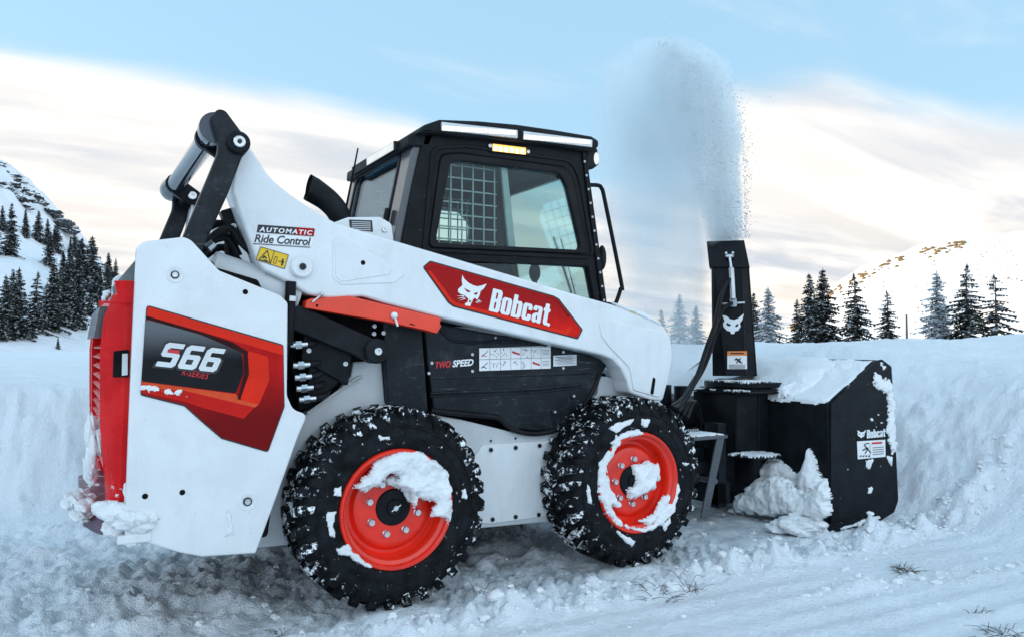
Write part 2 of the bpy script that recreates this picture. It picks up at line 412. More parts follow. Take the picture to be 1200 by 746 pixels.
def g_poly(pts, Y, thick=.0012, holes=()):
    """a decal: flat outline in (X, Z), lying on the plane Y"""
    return g_prism(pts, Y - thick, Y, .0002, holes)
GL = {
 'B': (.60, [(0, 0), (.50, 0), (.60, .09), (.60, .44), (.55, .505), (.60, .57), (.60, .91), (.50, 1), (0, 1)], [[(.25, .14), (.35, .14), (.35, .43), (.25, .43)], [(.25, .585), (.35, .585), (.35, .86), (.25, .86)]]),
 'o': (.58, [(.10, 0), (.48, 0), (.58, .10), (.58, .66), (.48, .76), (.10, .76), (0, .66), (0, .10)], [[(.245, .13), (.335, .13), (.335, .63), (.245, .63)]]),
 'b': (.58, [(0, 0), (.48, 0), (.58, .10), (.58, .66), (.48, .76), (.245, .74), (.245, 1), (0, 1)], [[(.245, .13), (.335, .13), (.335, .62), (.245, .62)]]),
 'c': (.57, [(.10, 0), (.47, 0), (.57, .10), (.57, .29), (.33, .29), (.33, .13), (.245, .13), (.245, .63), (.33, .63), (.33, .48), (.57, .48), (.57, .66), (.47, .76), (.10, .76), (0, .66), (0, .10)], []),
 'a': (.57, [(.08, 0), (.22, 0), (.33, .07), (.34, 0), (.57, 0), (.57, .66), (.48, .76), (.09, .76), (0, .67), (0, .53), (.24, .53), (.24, .64), (.33, .64), (.33, .47), (.09, .40), (0, .31), (0, .08)], [[(.24, .13), (.33, .15), (.33, .34), (.24, .30)]]),
 't': (.42, [(.08, .10), (.18, 0), (.40, 0), (.40, .14), (.33, .14), (.33, .61), (.42, .61), (.42, .76), (.33, .76), (.33, .97), (.08, .97), (.08, .76), (0, .76), (0, .61), (.08, .61)], []),
 'S': (.72, [(0, 0), (.62, 0), (.72, .10), (.72, .52), (.62, .61), (.23, .61), (.23, .79), (.72, .79), (.72, 1), (.10, 1), (0, .90), (0, .50), (.10, .41), (.49, .41), (.49, .20), (0, .20)], []),
 '6': (.72, [(.10, 0), (.62, 0), (.72, .10), (.72, .52), (.62, .61), (.23, .61), (.23, .79), (.70, .79), (.70, 1), (.14, 1), (0, .86), (0, .10)], [[(.23, .20), (.49, .20), (.49, .41), (.23, .41)]])}
def g_letters(s, p0, p1, hgt, Y, shear=0., gap=.07, grow=0., rad=.05):
    """heavy block lettering cut from outlines, along a baseline of (X, Z) points"""
    ex = np.array(p1) - np.array(p0); L = np.linalg.norm(ex); ex /= L; ez = np.array([-ex[1], ex[0]])
    W = sum(GL[c][0] for c in s) + gap * (len(s) - 1); x = 0; gs = []
    for ch in s:
        w_, out, holes = GL[ch]
        f = lambda q: tuple(np.array(p0) + ex * ((q[0] + x) / W * L + shear * q[1] * hgt) + ez * q[1] * hgt)
        o_ = out
        if grow:
            c_ = np.mean(np.array(out), 0); o_ = [tuple(c_ + (np.array(q) - c_) * np.array([1 + grow * 1.6, 1 + grow])) for q in out]
        gs.append(g_poly([f(q) for q in rnd(o_, rad, 3)], Y, .0012, [] if grow else [[f(q) for q in rnd(h, .03, 2)] for h in holes]))
        x += w_ + gap
    return cat(*gs)
def inside(px, py, poly):
    r_ = np.zeros(px.shape, bool); n = len(poly)
    for i in range(n):
        (x1, y1), (x2, y2) = poly[i], poly[(i + 1) % n]
        c = ((y1 > py) != (y2 > py)) & (px < (x2 - x1) * (py - y1) / ((y2 - y1) + 1e-12) + x1); r_ ^= c
    return r_
def sdist(px, py, poly):
    d = np.full(px.shape, 1e9); n = len(poly)
    for i in range(n):
        a = np.array(poly[i], float); b = np.array(poly[(i + 1) % n], float); ab = b - a; L = ab @ ab + 1e-12
        s = np.clip(((px - a[0]) * ab[0] + (py - a[1]) * ab[1]) / L, 0, 1)
        d = np.minimum(d, np.hypot(px - a[0] - s * ab[0], py - a[1] - s * ab[1]))
    return np.where(inside(px, py, poly), d, -d)
def g_snow(origin, ux, uy, poly, th, res=.008, edge=.04, rag=.02, seed=0, nsc=18., lump=.6):
    """a pad of stuck snow: outline in the plane (ux, uy), bulging along ux x uy"""
    ux = np.array(ux, float); uy = np.array(uy, float); ux /= np.linalg.norm(ux); uy /= np.linalg.norm(uy); uz = np.cross(ux, uy)
    P_ = np.array(poly); a0, b0 = P_.min(0) - rag * 1.5; a1, b1 = P_.max(0) + rag * 1.5
    gx, gy = np.meshgrid(np.arange(a0, a1 + res, res), np.arange(b0, b1 + res, res), indexing='ij')
    d = sdist(gx, gy, poly) + rag * 1.6 * fbm(gx * nsc * 1.6 + seed * 7.7, gy * nsc * 1.6 + seed * 3.3, 4, .6)
    k = np.clip(d / edge, 0, 1); h = th * np.sqrt(1 - (1 - k) ** 2) * (1 - lump * .5 + lump * .75 * fbm(gx * nsc + seed * 5.1, gy * nsc + 2.2 * seed, 4))
    h = np.maximum(h, 0) + np.where(d > 0, .0015, -.004)
    ok = d > -res * 1.2; idx = -np.ones(gx.shape, int); keep = np.argwhere(ok); idx[ok] = np.arange(ok.sum())
    V = np.array(origin) + gx[ok][:, None] * ux + gy[ok][:, None] * uy + h[ok][:, None] * uz
    F = []
    q = (idx[:-1, :-1], idx[1:, :-1], idx[1:, 1:], idx[:-1, 1:])
    good = (q[0] >= 0) & (q[1] >= 0) & (q[2] >= 0) & (q[3] >= 0)
    F = list(zip(q[0][good].tolist(), q[1][good].tolist(), q[2][good].tolist(), q[3][good].tolist()))
    return V, F
def mesh_of(name, g, mat, angle=35):
    v, f = g; me = bpy.data.meshes.new(name); me.from_pydata(np.asarray(v).tolist(), [], f); me.validate()
    me.polygons.foreach_set('use_smooth', [True] * len(me.polygons))
    if angle < 180: me.set_sharp_from_angle(angle=R(angle))
    me.materials.append(M[mat]); return me
ORG = {}                                       # world origin of every object that may be a parent
def build(name, g, mat, parent=None, angle=35, label=None):
    """ONE mesh object; its origin in the middle of its own shape"""
    v = np.array(g[0]); c = (v.min(0) + v.max(0)) / 2
    o = bpy.data.objects.new(name, mesh_of(name, (v - c, g[1]), mat, angle)); COL.objects.link(o)
    po = ORG[parent.name] if parent else np.zeros(3)
    o.parent = parent; o.location = c - po; ORG[o.name] = c
    if label: o['label'] = label
    return o
def build2(name, g, mat, parent=None, angle=35):
    """the same part on both sides of the machine"""
    a = build(name, g, mat, parent, angle); build(name, mirror(g), mat, parent, angle); return a
def tag(o, label=None, category=None, group=None, kind=None):
    for k, v in (('label', label), ('category', category), ('group', group), ('kind', kind)):
        if v: o[k] = v
    return o
def thing(name, loc, label, category, group=None):
    o = bpy.data.objects.new(name, None); COL.objects.link(o); o.location = loc; o.empty_display_size = .2
    ORG[o.name] = np.array(loc, float); return tag(o, label, category, group)

# ================================================================== SETTING: the snow
def ground_h(X, Y):
    n05 = fbm(X * .5 + 7, Y * .5, 4); n2 = fbm(X * 2.1 + 3, Y * 2.1 + 5, 4)
    n8 = fbm(X * 7 + 1, Y * 7 + 4, 4, .55); n20 = fbm(X * 19, Y * 19, 3, .55)
    lump = np.abs(fbm(X * 4.1 + 9, Y * 4.1 + 2, 2)) * 1.1 + np.abs(fbm(X * 9.3 + 3, Y * 9.3, 2)) * .8 + np.abs(fbm(X * 21 + 5, Y * 21 + 1, 2)) * .45   # rounded crumbs with sharp creases
    rg = 1 - np.abs(fbm(X * 1.6 + Y * .5 + 31, Y * 1.5 - 11, 4, .55)) * 2
    y0 = 3.05 - 1.15 * sst((X - 1.2) / 1.3) + .22 * n05 + .16 * n2 + .03 * n8 - .12 * rg
    hl = .82 + .26 * sst((X + .6) / 3.2)
    tl = sst((Y - y0) / (.62 + .40 * sst((X - 1) / 2)))
    x0 = 3.40 + .12 * n05 + .06 * n2 + .012 * n8 + .30 * sst((-Y - .3) / 3)
    tf = sst((X - x0) / (1.75 + .35 * n05)) ** .8
    bankm = np.maximum(tl, tf)
    h = np.maximum(tl * hl, tf * (.93 + .14 * sst((Y - .6) / 1.2) + .10 * fbm(X * .35 + 2, Y * .35, 3)))
    face = bankm * (1 - bankm) * 4
    dist = np.hypot(X - CAM[0], Y - CAM[1])
    h = h + face * (.10 * n2 + .06 * (lump - .5) + .015 * n20) * (1 - .55 * sst((X - 3.2) / .5))
    h = h + bankm * (.06 * n05 + .03 * n2 + .012 * n8 + .02 * (lump - .5)) * sst((16 - dist) / 8)
    far = sst((dist - 9) / 30)
    h = h + far * (.10 * fbm(X * .09, Y * .09, 4) - .06)
    h = h + .30 * np.exp(-((X - 9.5) / 3.0) ** 2 - ((Y + .8) / 3.2) ** 2) + .10 * np.exp(-((X - 6.2) / 1.1) ** 2 - ((Y + .9) / .9) ** 2)
    # the driven strip, broken into crumbs, with the tread printed in two ruts
    trk = sst((Y + .42 + .1 * n2) / .25) * sst((2.75 - Y) / .3) * (1 - bankm)
    h = h + trk * (.060 * (lump - .75) + .030 * n2 + .010 * n20)
    for yc in (.15, 1.53):
        rut = np.exp(-((Y - yc) / .15) ** 6) * (1 - bankm) * sst((3. - X) / .3) * sst((X + 6) / 2)
        s = np.abs(((X + .55 * np.abs(Y - yc)) / .082) % 1 - .5) * 2
        pr = np.where(s > .5 + .5 * n2, .014, -.006) * sst(.6 + 1.2 * n8) * sst((.15 - np.abs(Y - yc)) / .02 + .2)
        h = h * (1 - .75 * rut) + rut * (pr - .022 + .010 * n8 + .010 * (lump - .7))
    # groomed foreground with faint ridges along the drive
    fg = (1 - sst((Y + .42) / .25)) * (1 - bankm)
    h = h + fg * (.014 * n2 + .006 * n8 + .003 * n20 - .004 + .006 * np.sin((Y + .05 * X + .04 * n2) * 38) * sst(n05 * 2 + .5))
    # windrows thrown up beside the right-hand wheels and by the last pass
    yr = -.20 + .07 * fbm(X * 1.3, X * 0 + 2, 3)
    h = h + np.exp(-((Y - yr) / .11) ** 2) * (.020 + .052 * (lump - .35) + .012 * n20) * (1 - bankm) * sst((X + .9) / .6)
    yr2 = -.62 - .22 * (X - 1.5)
    h = h + np.exp(-((Y - yr2) / .06) ** 2) * np.maximum(0, .004 + .036 * (lump - .4)) * sst((X - 1.3) / .5) * (1 - bankm)
    # the tyres press the snow flat
    for wx in (0, 1.276):
        for wy in (.15, 1.53):
            k = np.exp(-((X - wx) / .17) ** 4 - ((Y - wy) / .19) ** 4); h = h * (1 - k) + .010 * k
    k = sst((X - 1.9) / .3) * sst((3.5 - X) / .15) * sst((Y + .02) / .05) * sst((1.68 - Y) / .05)   # scraped floor of the blower
    return h * (1 - k) + k * (-.012 + .006 * n20 + .012 * (lump - .7))

def sheet(name, rr, aa, fn, mat, kind='structure', closed=False):
    A, Rr = np.meshgrid(aa, rr, indexing='ij')
    X = CAM[0] + Rr * np.cos(A); Y = CAM[1] + Rr * np.sin(A); Z = fn(X, Y)
    na, nr = A.shape
    V = np.c_[X.ravel(), Y.ravel(), Z.ravel()]
    ia = np.arange(na if closed else na - 1); ir = np.arange(nr - 1)
    I, J = np.meshgrid(ia, ir, indexing='ij'); I2 = (I + 1) % na
    F = np.stack([I * nr + J, I * nr + J + 1, I2 * nr + J + 1, I2 * nr + J], -1).reshape(-1, 4)
    me = bpy.data.meshes.new(name); me.vertices.add(len(V)); me.vertices.foreach_set('co', V.ravel())
    me.loops.add(F.size); me.loops.foreach_set('vertex_index', F[:, ::-1].ravel().astype(np.int32))
    me.polygons.add(len(F)); me.polygons.foreach_set('loop_start', np.arange(0, F.size, 4, dtype=np.int32))
    me.polygons.foreach_set('use_smooth', [True] * len(F)); me.update(calc_edges=True); me.validate()
    me.materials.append(M[mat]); o = bpy.data.objects.new(name, me); COL.objects.link(o); o['kind'] = kind
    return o
rr = [.0, .6, 1.2, 1.8]
while rr[-1] < 14: rr.append(rr[-1] * 1.0062)
while rr[-1] < 4200: rr.append(rr[-1] * 1.035)
aa = R(YAW) + np.concatenate([np.radians(np.arange(-38, 38, .17)), np.radians(np.arange(38, 322, 3.))])
g = sheet('snow_ground', np.array(rr), aa, ground_h, 'snow', closed=True)

# ------------------------------------------------------------------ the mountains: real relief at its own distance
def hill(name, ridge, D0, D1, D2, namp, nsc, mat, nr=70, prof=1.0, step=3.0):
    """ridge: (photo column, photo row) of the skyline, which stands D1 metres away; foot at D0, back foot at D2"""
    xs = np.array([p[0] for p in ridge], float); ys = np.array([p[1] for p in ridge], float)
    ang = [math.atan2(*(ray(x, 373)[[1, 0]])) for x in xs]
    hh = [PD(x, y, D1)[2] for x, y in ridge]
    o = np.argsort(ang); ang = np.array(ang)[o]; hh = np.array(hh)[o]
    aa = np.linspace(ang[0], ang[-1], max(40, int(np.degrees(ang[-1] - ang[0]) / (step * .05))))
    rr = np.concatenate([np.linspace(D0, D1, nr), np.linspace(D1, D2, 14)[1:]])
    def fn(X, Y):
        a = np.arctan2(Y - CAM[1], X - CAM[0]); a = np.where(a < ang[0] - .5, a + 2 * math.pi, a); d = np.hypot(X - CAM[0], Y - CAM[1])
        top = np.interp(a, ang, hh)
        u = np.clip((d - D0) / (D1 - D0), 0, 1); back = np.clip((d - D1) / (D2 - D1), 0, 1)
        k = (u ** prof) * (1 - sst(back))
        wgt = np.sin(np.clip(u, 0, 1) * math.pi * .5) * (1 - back)
        return -1.0 + (top + 1.0) * k + namp * wgt * fbm(X / nsc, Y / nsc, 6, .52) * np.clip(top / 20, .15, 1)
    return sheet(name, rr, aa, fn, mat), fn
left_ridge = [(-560, -80), (-500, -95), (-420, -60), (-330, 10), (-250, 60), (-160, 115), (-80, 158), (0, 196), (22, 210), (40, 226), (58, 243), (75, 262), (90, 276), (104, 288), (120, 304), (135, 318), (160, 345), (200, 378), (260, 398), (320, 404)]
hl_o, hl_f = hill('left_mountain', left_ridge, 62, 230, 420, 9, 26, 'hill_snow', nr=90, prof=1.15)
# the same mountain runs on beyond the picture's left edge and keeps the clearing in its shade
def sideridge(X, Y):
    a = np.degrees(np.arctan2(Y - CAM[1], X - CAM[0])); d = np.hypot(X - CAM[0], Y - CAM[1])
    e = np.interp(a, [105, 112, 122, 140, 165, 195, 215, 235], [0, 12, 22, 26, 26, 20, 10, 0])
    u = np.clip((d - 70) / 190, 0, 1); back = np.clip((d - 260) / 180, 0, 1)
    return -1 + 260 * np.tan(np.radians(e)) * u * (1 - sst(back)) + 6 * u * (1 - back) * fbm(X / 40, Y / 40, 4)
sheet('side_mountain', np.concatenate([np.linspace(70, 260, 24), np.linspace(275, 440, 8)]), np.radians(np.linspace(105, 235, 70)), sideridge, 'hill_snow')
right_ridge = [(800, 402), (860, 401), (900, 396), (935, 378), (965, 352), (1005, 325), (1025, 316), (1055, 303), (1080, 296), (1110, 290), (1140, 283), (1170, 275), (1200, 267), (1260, 255), (1350, 235), (1500, 200), (1700, 170), (2000, 200), (2400, 330), (2700, 400)]
hr_o, hr_f = hill('sunlit_hill', right_ridge, 520, 1150, 1900, 22, 150, 'hill_snow', nr=60, prof=1.1)
foot_ridge = [(1040, 404), (1080, 396), (1120, 378), (1150, 358), (1180, 339), (1200, 331), (1260, 310), (1340, 320), (1450, 360), (1560, 404)]
hf_o, hf_f = hill('foothill', foot_ridge, 170, 330, 520, 6, 50, 'hill_snow', nr=40, prof=1.2)

# rock outcrops along the left skyline: each its own boulder band
def rock(px, py, D, L, H, seed, label):
    p = PD(px, py, D)
    gs = []
    rs = random.Random(seed)
    for k in range(9):
        u = (k - 4) / 4 * L / 2 * rs.uniform(.8, 1.1)
        q = p + np.array([_r[0] * u, _r[1] * u, -u * .85 * (1 if px < 400 else 0) + rs.uniform(-1.3, .1)])
        gs.append(g_ico(q, H * rs.uniform(.16, .55), 3, .9, seed * 3 + k, (1.6, 1.6, rs.uniform(.45, .8))))
    o = build('rock_outcrop', cat(*gs), 'rock', angle=20); tag(o, label, 'rock', 'rock outcrops along the mountain skyline')
rock(14, 206, 226, 9, 2.4, 1, 'highest dark rock outcrop on the left mountain skyline')
rock(50, 236, 226, 13, 2.6, 2, 'broad dark rock outcrop halfway down the left skyline')
rock(68, 254, 226, 9, 2.5, 3, 'lowest dark rock outcrop on the left mountain skyline')
rock(30, 222, 218, 7, 1.3, 4, 'small thin rock ledge below the top left outcrop')
rock(92, 279, 226, 8, 1.8, 5, 'small rock outcrop low on the left skyline above the lone tall spruce')
rock(20, 228, 205, 6, 1.6, 6, 'dark rock patch on the open snow under the highest outcrop')

# ================================================================== TREES
def spruce_mesh(seed, H, spread, dens, gap):
    rs = random.Random(seed); V, F = [], []
    def tri(a, b, c): n = len(V); V.extend([a, b, c]); F.append((n, n + 1, n + 2))
    z = .05 * H; lean = rs.uniform(-.02, .02)
    while z < .985 * H:
        u = z / H
        Lm = spread * H * (1 - u) ** .85 * (.35 + .65 * min(1, u / .12)) + .012 * H
        nb = int(dens * (5 + 4 * (1 - u)))
        a0 = rs.uniform(0, 6.28)
        for b in range(nb):
            if rs.random() < gap: continue
            a = a0 + b * 6.283 / nb + rs.uniform(-.3, .3); L = Lm * (rs.uniform(.5, 1.1) + (.35 if rs.random() < .14 else 0))
            dx, dy = math.cos(a), math.sin(a); zb = z + rs.uniform(-.012, .012) * H
            up0 = .25 * u - .12
            nseg = 5 if L > .08 * H else 3
            for s in range(nseg):
                f0, f1 = s / nseg, (s + 1.35) / nseg
                def pt(f): return (dx * L * f + lean * zb, dy * L * f, zb + L * (up0 * f * 2 - .55 * f * f + (.30 * f ** 3)))
                p0, p1 = pt(f0), pt(f1)
                wd = (.062 * H * (1 - .55 * f0) * (.5 + .5 * (1 - u)) + .006 * H) * rs.uniform(.6, 1.3)
                for sg in (-1, 1):
                    ox, oy = -dy * sg * wd, dx * sg * wd
                    tip = (p1[0] * .6 + p0[0] * .4 + ox, p1[1] * .6 + p0[1] * .4 + oy, (p0[2] + p1[2]) / 2 - wd * rs.uniform(.2, .9))
                    tri(p0, p1, tip)
                tri(p0, p1, ((p0[0] + p1[0]) / 2 + rs.uniform(-.3, .3) * wd, (p0[1] + p1[1]) / 2 + rs.uniform(-.3, .3) * wd, (p0[2] + p1[2]) / 2 - wd * rs.uniform(.6, 1.2)))
        z += H * rs.uniform(.018, .03) * (1.25 - .4 * u) / max(.7, dens)
    for k in range(6):
        a = k * 1.05; tri((lean * H, 0, H * 1.015), (math.cos(a) * .012 * H + lean * H, math.sin(a) * .012 * H, H * .95), (math.cos(a + .9) * .012 * H + lean * H, math.sin(a + .9) * .012 * H, H * .94))
    return np.array(V), F
protos = {}
def spruce(kind, loc, H, rot, label, group, wide=1.0):
    o = bpy.data.objects.new('spruce_tree', None); COL.objects.link(o); o.location = loc; o.rotation_euler.z = rot; o.scale = (H / 10 * wide, H / 10 * wide, H / 10)
    tag(o, label, 'tree', group)
    if kind not in protos:
        sd_, sp, de, ga, mt = kinds[kind]
        cr = mesh_of('crown', spruce_mesh(sd_, 10, sp, de, ga), mt, 180)
        tr = mesh_of('trunk', g_tube([(0, 0, -.6), (0, 0, 3), (0, 0, 9.6)], [.17, .13, .02], 7), 'bark', 180)
        protos[kind] = (cr, tr)
    for nm, me in zip(('crown', 'trunk'), protos[kind]):
        c = bpy.data.objects.new(nm, me); COL.objects.link(c); c.parent = o
    return o
kinds = {'a': (1, .235, .95, .14, 'spruce_needles'), 'b': (2, .20, 1.0, .15, 'spruce_needles'), 'c': (3, .275, .85, .18, 'spruce_needles'), 'd': (4, .15, 1.15, .05, 'spruce_needles'),
         's': (5, .25, .95, .16, 'snowy_needles'), 'o': (6, .30, .6, .28, 'spruce_needles'), 'n': (8, .19, .8, .22, 'spruce_needles')}
def field_tree(px, ytop, ybase, D, kind, label, rot, wide=1.0):
    b = PD(px, ybase, D); tp = PD(px, ytop, D); gz = float(ground_h(np.array([b[0]]), np.array([b[1]]))[0])
    spruce(kind, (b[0], b[1], gz - .1), tp[2] - gz + .1, rot, label, 'spruces standing in a row beyond the snow field', wide)
ft = [(883, 343, 412, 66, 'b', 'slim spruce half hidden right behind the black discharge chute', 0.),
      (901, 336, 413, 62, 's', 'frosted spruce just right of the black discharge chute', 1.),
      (934, 350, 410, 70, 'n', 'short narrow spruce left of the tall dark pair', 2.),
      (951, 321, 410, 66, 'b', 'left spruce of the tall dark pair with touching crowns', 3.),
      (966, 314, 410, 62, 'a', 'right and taller spruce of the dark pair with touching crowns', 4.),
      (1003, 319, 410, 60, 'c', 'broad dark spruce between the tall pair and the slim sparse one', 5.),
      (1041, 340, 408, 72, 'n', 'slim sparse spruce beside the thin wooden pole', 6.),
      (1099, 317, 408, 64, 's', 'snow covered pale spruce, first of the three on the right', .4),
      (1134, 309, 405, 62, 'c', 'tallest of the three right hand spruces, in their middle', 1.4),
      (1168, 321, 401, 58, 'o', 'open spruce with long bare looking boughs, farthest right', 2.4),
      (797, 344, 414, 64, 's', 'taller pale spruce seen through the blown snow left of the chute', 3.1),
      (816, 357, 414, 68, 's', 'smaller pale spruce seen through the blown snow left of the chute', 4.1),
      (776, 362, 414, 74, 'n', 'faint thin spruce in the blown snow beside the cab handle', 5.1)]
for i, (px, yt, yb, D, k, lab, ro) in enumerate(ft): field_tree(px, yt, yb, D, k, lab, ro, 1.28 + .10 * math.sin(i * 2.3))
# utility pole beyond the field
b = PD(1063, 408, 90); tp = PD(1063, 369, 90)
pl = thing('wooden_pole', (b[0], b[1], .4), 'thin dark wooden pole between the spruces on the right', 'pole')
build('shaft', g_tube([(b[0], b[1], .2), (b[0], b[1], tp[2])], [.13, .09], 8), 'pole_wood', pl)
build('cap', g_tube([(b[0], b[1], tp[2] - .02), (b[0], b[1], tp[2] + .05)], .12, 8), 'pole_wood', pl)

# the wood on the left mountainside, tree by tree
rs = random.Random(11)
def hill_tree(px, py_base, hpx, kind, label, group):
    # walk along the sight line until it meets the slope
    d = ray(px, py_base); hd = math.hypot(d[0], d[1]); D = 66.
    while D < 228:
        p = CAM + d * D / hd
        if hl_f(np.array([p[0]]), np.array([p[1]]))[0] >= p[2]: break
        D += 1.0
    p = CAM + d * D / hd; z = float(hl_f(np.array([p[0]]), np.array([p[1]]))[0])
    spruce(kind, (p[0], p[1], z - .3), hpx * D / hd / 914.2 * .98 + .3, rs.uniform(0, 6), label, group, rs.uniform(.9, 1.25))
big = [(4, 398, 84, 'a'), (22, 396, 92, 'a'), (42, 390, 80, 'c'), (60, 388, 88, 'b'), (76, 382, 84, 'a'), (92, 384, 78, 'd'), (108, 346, 78, 'a'), (90, 330, 48, 'd'), (128, 305, 26, 'd'), (136, 306, 30, 'b'),
       (118, 372, 52, 'd'), (-8, 300, 60, 'a'), (12, 300, 70, 'b'), (30, 278, 38, 'd'), (44, 282, 40, 'a'), (56, 290, 36, 'b'), (66, 296, 42, 'a'), (82, 300, 26, 'd')]
names = ['dark spruce at the foot of the left mountain, at the picture edge', 'tallest dark spruce at the foot of the left mountain', 'broad dark spruce at the foot of the left mountain', 'slender dark spruce beside the broad one below the left mountain',
         'full dark spruce in the middle of the lower left wood', 'narrow dense spruce right of the lower left wood', 'tall lone spruce standing clear just left of the red tailgate top', 'small dense spruce upslope of the lone tall one', 'smaller of the two skyline spruces above the loader tailgate', 'larger of the two skyline spruces above the loader tailgate',
         'dense spruce close beside the red tailgate', 'dark spruce cut by the picture edge halfway up the mountain', 'tall slender spruce near the edge halfway up the mountain', 'highest small spruce below the rock outcrops', 'full spruce in the upper mountain row under the outcrops', 'slender spruce in the upper mountain row under the outcrops', 'largest spruce at the right end of the upper mountain row', 'short spruce alone on the open snow slope']
for (px, yb, hp, k), nm in zip(big, names): hill_tree(px, yb, hp * .9, k, nm, 'spruces on the left mountainside')
for i in range(38):     # the rest of the wood, dense and much alike
    u = rs.random(); px = rs.uniform(-40, 128)
    if u < .62: yb = 404 - max(0, (px)) * .22 - rs.uniform(0, 52); hp = rs.uniform(34, 60)
    else: yb = 296 + px * .25 + rs.uniform(-24, 34); hp = rs.uniform(24, 44)
    low = yb > 345
    hill_tree(px, yb, hp, rs.choice('abcd'), 'dark spruce in the thick wood at the mountain foot on the left' if low else 'small dark spruce scattered over the upper slope of the left mountain', 'thick lower wood of spruces on the left' if low else 'scattered spruces on the upper left slope')
hill_tree(68, 411, 14, 'd', 'tiny lone spruce sapling on the snow below the left wood', 'spruces on the left mountainside')

# golden brush along the sunlit skyline and dots over its slope: far too many to count
gs = []
for i in range(420):
    x = rs.uniform(925, 1200); top = np.interp(x, [p[0] for p in right_ridge], [p[1] for p in right_ridge])
    on = rs.random() < .6 and x < 1130
    y = top + (min(9, rs.expovariate(.45)) - .6 if on else rs.uniform(6, 110))
    if y > 398: continue
    if on and vnoise(x * .11, 3.3) < .42: continue
    d = ray(x, y); hd = math.hypot(d[0], d[1]); D = 530.
    while D < 1148:
        p = CAM + d * D / hd
        if hr_f(np.array([p[0]]), np.array([p[1]]))[0] >= p[2]: break
        D += 8
    p = CAM + d * D / hd; z = float(hr_f(np.array([p[0]]), np.array([p[1]]))[0])
    s = rs.uniform(1.0, 2.6) if on else rs.uniform(.3, .8)
    gs.append(g_ico((p[0], p[1], z + s * .3), s, 1, .35, i, (1.2, 1.2, .9)))
o = build('hill_brush', cat(*gs), 'shrub_ochre', angle=180); tag(o, kind='stuff', label='golden brush dotted over the sunlit hill', category='brush')

# ================================================================== THE LOADER
YC = .84
LD = thing('skid_steer_loader', (.3, YC, 0), 'white and red skid steer loader with black cab parked on driven snow', 'loader')
def both(g): return cat(g, mirror(g))
Z = lambda px, py, Y: xz(px, py, Y)

# ---- rear upright panels
YP = .05
panel = [(168, 283), (215, 277.5), (224, 281), (257, 317), (329, 346), (337.5, 355), (336.5, 463), (344, 480), (361, 485), (350, 510), (325, 580), (300, 648), (237, 652), (210, 647), (146, 628), (150, 520), (154, 420), (160, 290)]
pr = [.04, .02, .05, .03, .03, .02, .05, .05, .03, .02, .02, .01, .02, .02, .02, .3, .3, .03]
pan = rnd(XZ(panel, YP), pr)
rp = build('side_panel', g_prism(pan, YP, YP + .045, .007), 'white_paint', LD)
build('side_panel', mirror(g_prism(pan, YP, YP + .045, .007)), 'white_paint', LD)
# flanges running inwards behind the panels
build2('rear_frame', (cat(g_prism(rnd(XZ([(176, 292), (214, 284), (255, 322), (330, 352), (330, 470), (355, 492), (330, 560), (300, 640), (237, 646), (152, 624)], YP + .045), .01), YP + .045, YP + .17, .005))), 'inner_white', LD)
# holes and socket bolts of the panel
for (px, py, rr_) in ((205, 322, .0145), (290, 587, .0165)):
    c = Z(px, py, YP)
    b = build('bolt', g_bolt(c, rr_, YP, .006), 'bolt_dark', LD)
    build('washer', g_lathe([(rr_, -.0005), (rr_ * 2.0, -.0025), (rr_ * 2.15, 0), (rr_ * 2.15, .001)], (c[0], YP, c[1]), 32), 'white_paint', b)
    build('bolt_head', g_lathe([(0, -.0065), (rr_ * .5, -.0065), (rr_ * .55, -.0075), (rr_ * .68, -.0075)], (c[0], YP, c[1]), 24), 'steel', b)
for (px, py) in ((287.5, 342), (170, 581), (213.7, 576.4)):
    build('hole_dark', g_disc(Z(px, py, YP), .0105, YP - .0015, YP + .002), 'deep_black', rp)  # black discs painted in for the dark inside of open holes
# rust-grey drip under the lower bolt, bead of snow beside it
c = Z(283, 604, YP)
build('stuck_snow', g_snow((c[0] - .03, YP, c[1] - .02), (1, 0, 0), (0, 0, 1), [(-.03, .03), (-.02, .05), (-.005, .02), (.005, -.01), (0, -.045), (-.03, -.05), (-.02, -.01)], .006, .004, .012, .008, 3), 'stuck_snow', rp)

# ---- the red decal of the panel
D = YP - .0012
def dec(name, pts, mat, lvl, parent, Y=None, r=0., holes=()):
    y = (D if Y is None else Y) - .0016 * lvl
    return build(name, g_poly(rnd(XZ(pts, YP if Y is None else Y), r) if r else XZ(pts, YP if Y is None else Y), y, .0012, holes), mat, parent)
d0 = dec('decal', [(171.5, 357), (332, 403.5), (333.4, 476), (314, 529.5), (259.5, 513.6), (238.7, 496), (215.8, 475.5), (164.3, 462.6)], 'ink', 0, LD, r=.012)
dec('decal_field', [(172.8, 359), (331, 405), (332.2, 475.5), (313.2, 527.8), (260, 512), (239.5, 494.3), (216.5, 473.8), (165.8, 461)], 'decal_dark_red', 1, d0, r=.012)
dec('decal_stripe', [(172.8, 359), (331, 405), (331.4, 416), (292, 404.5), (171.8, 370)], 'decal_bright', 2, d0)
dec('decal_shade', [(171.8, 370), (240, 390), (272, 400.5), (290, 411), (291.5, 438), (281, 468), (278, 467), (286, 437), (285, 414), (268, 406), (235, 392), (171.4, 374)], 'decal_maroon', 2, d0)
dec('decal_flame', [(290, 410), (314, 418), (315.4, 445), (303, 473.5), (281, 468), (291.5, 438)], 'decal_bright', 2, d0, r=.01)
dec('decal_flame', [(165.7, 446.5), (276, 461), (281, 468), (303, 473.5), (298, 476.6), (260, 467.5), (216, 457), (165.3, 454)], 'decal_flame', 2, d0)
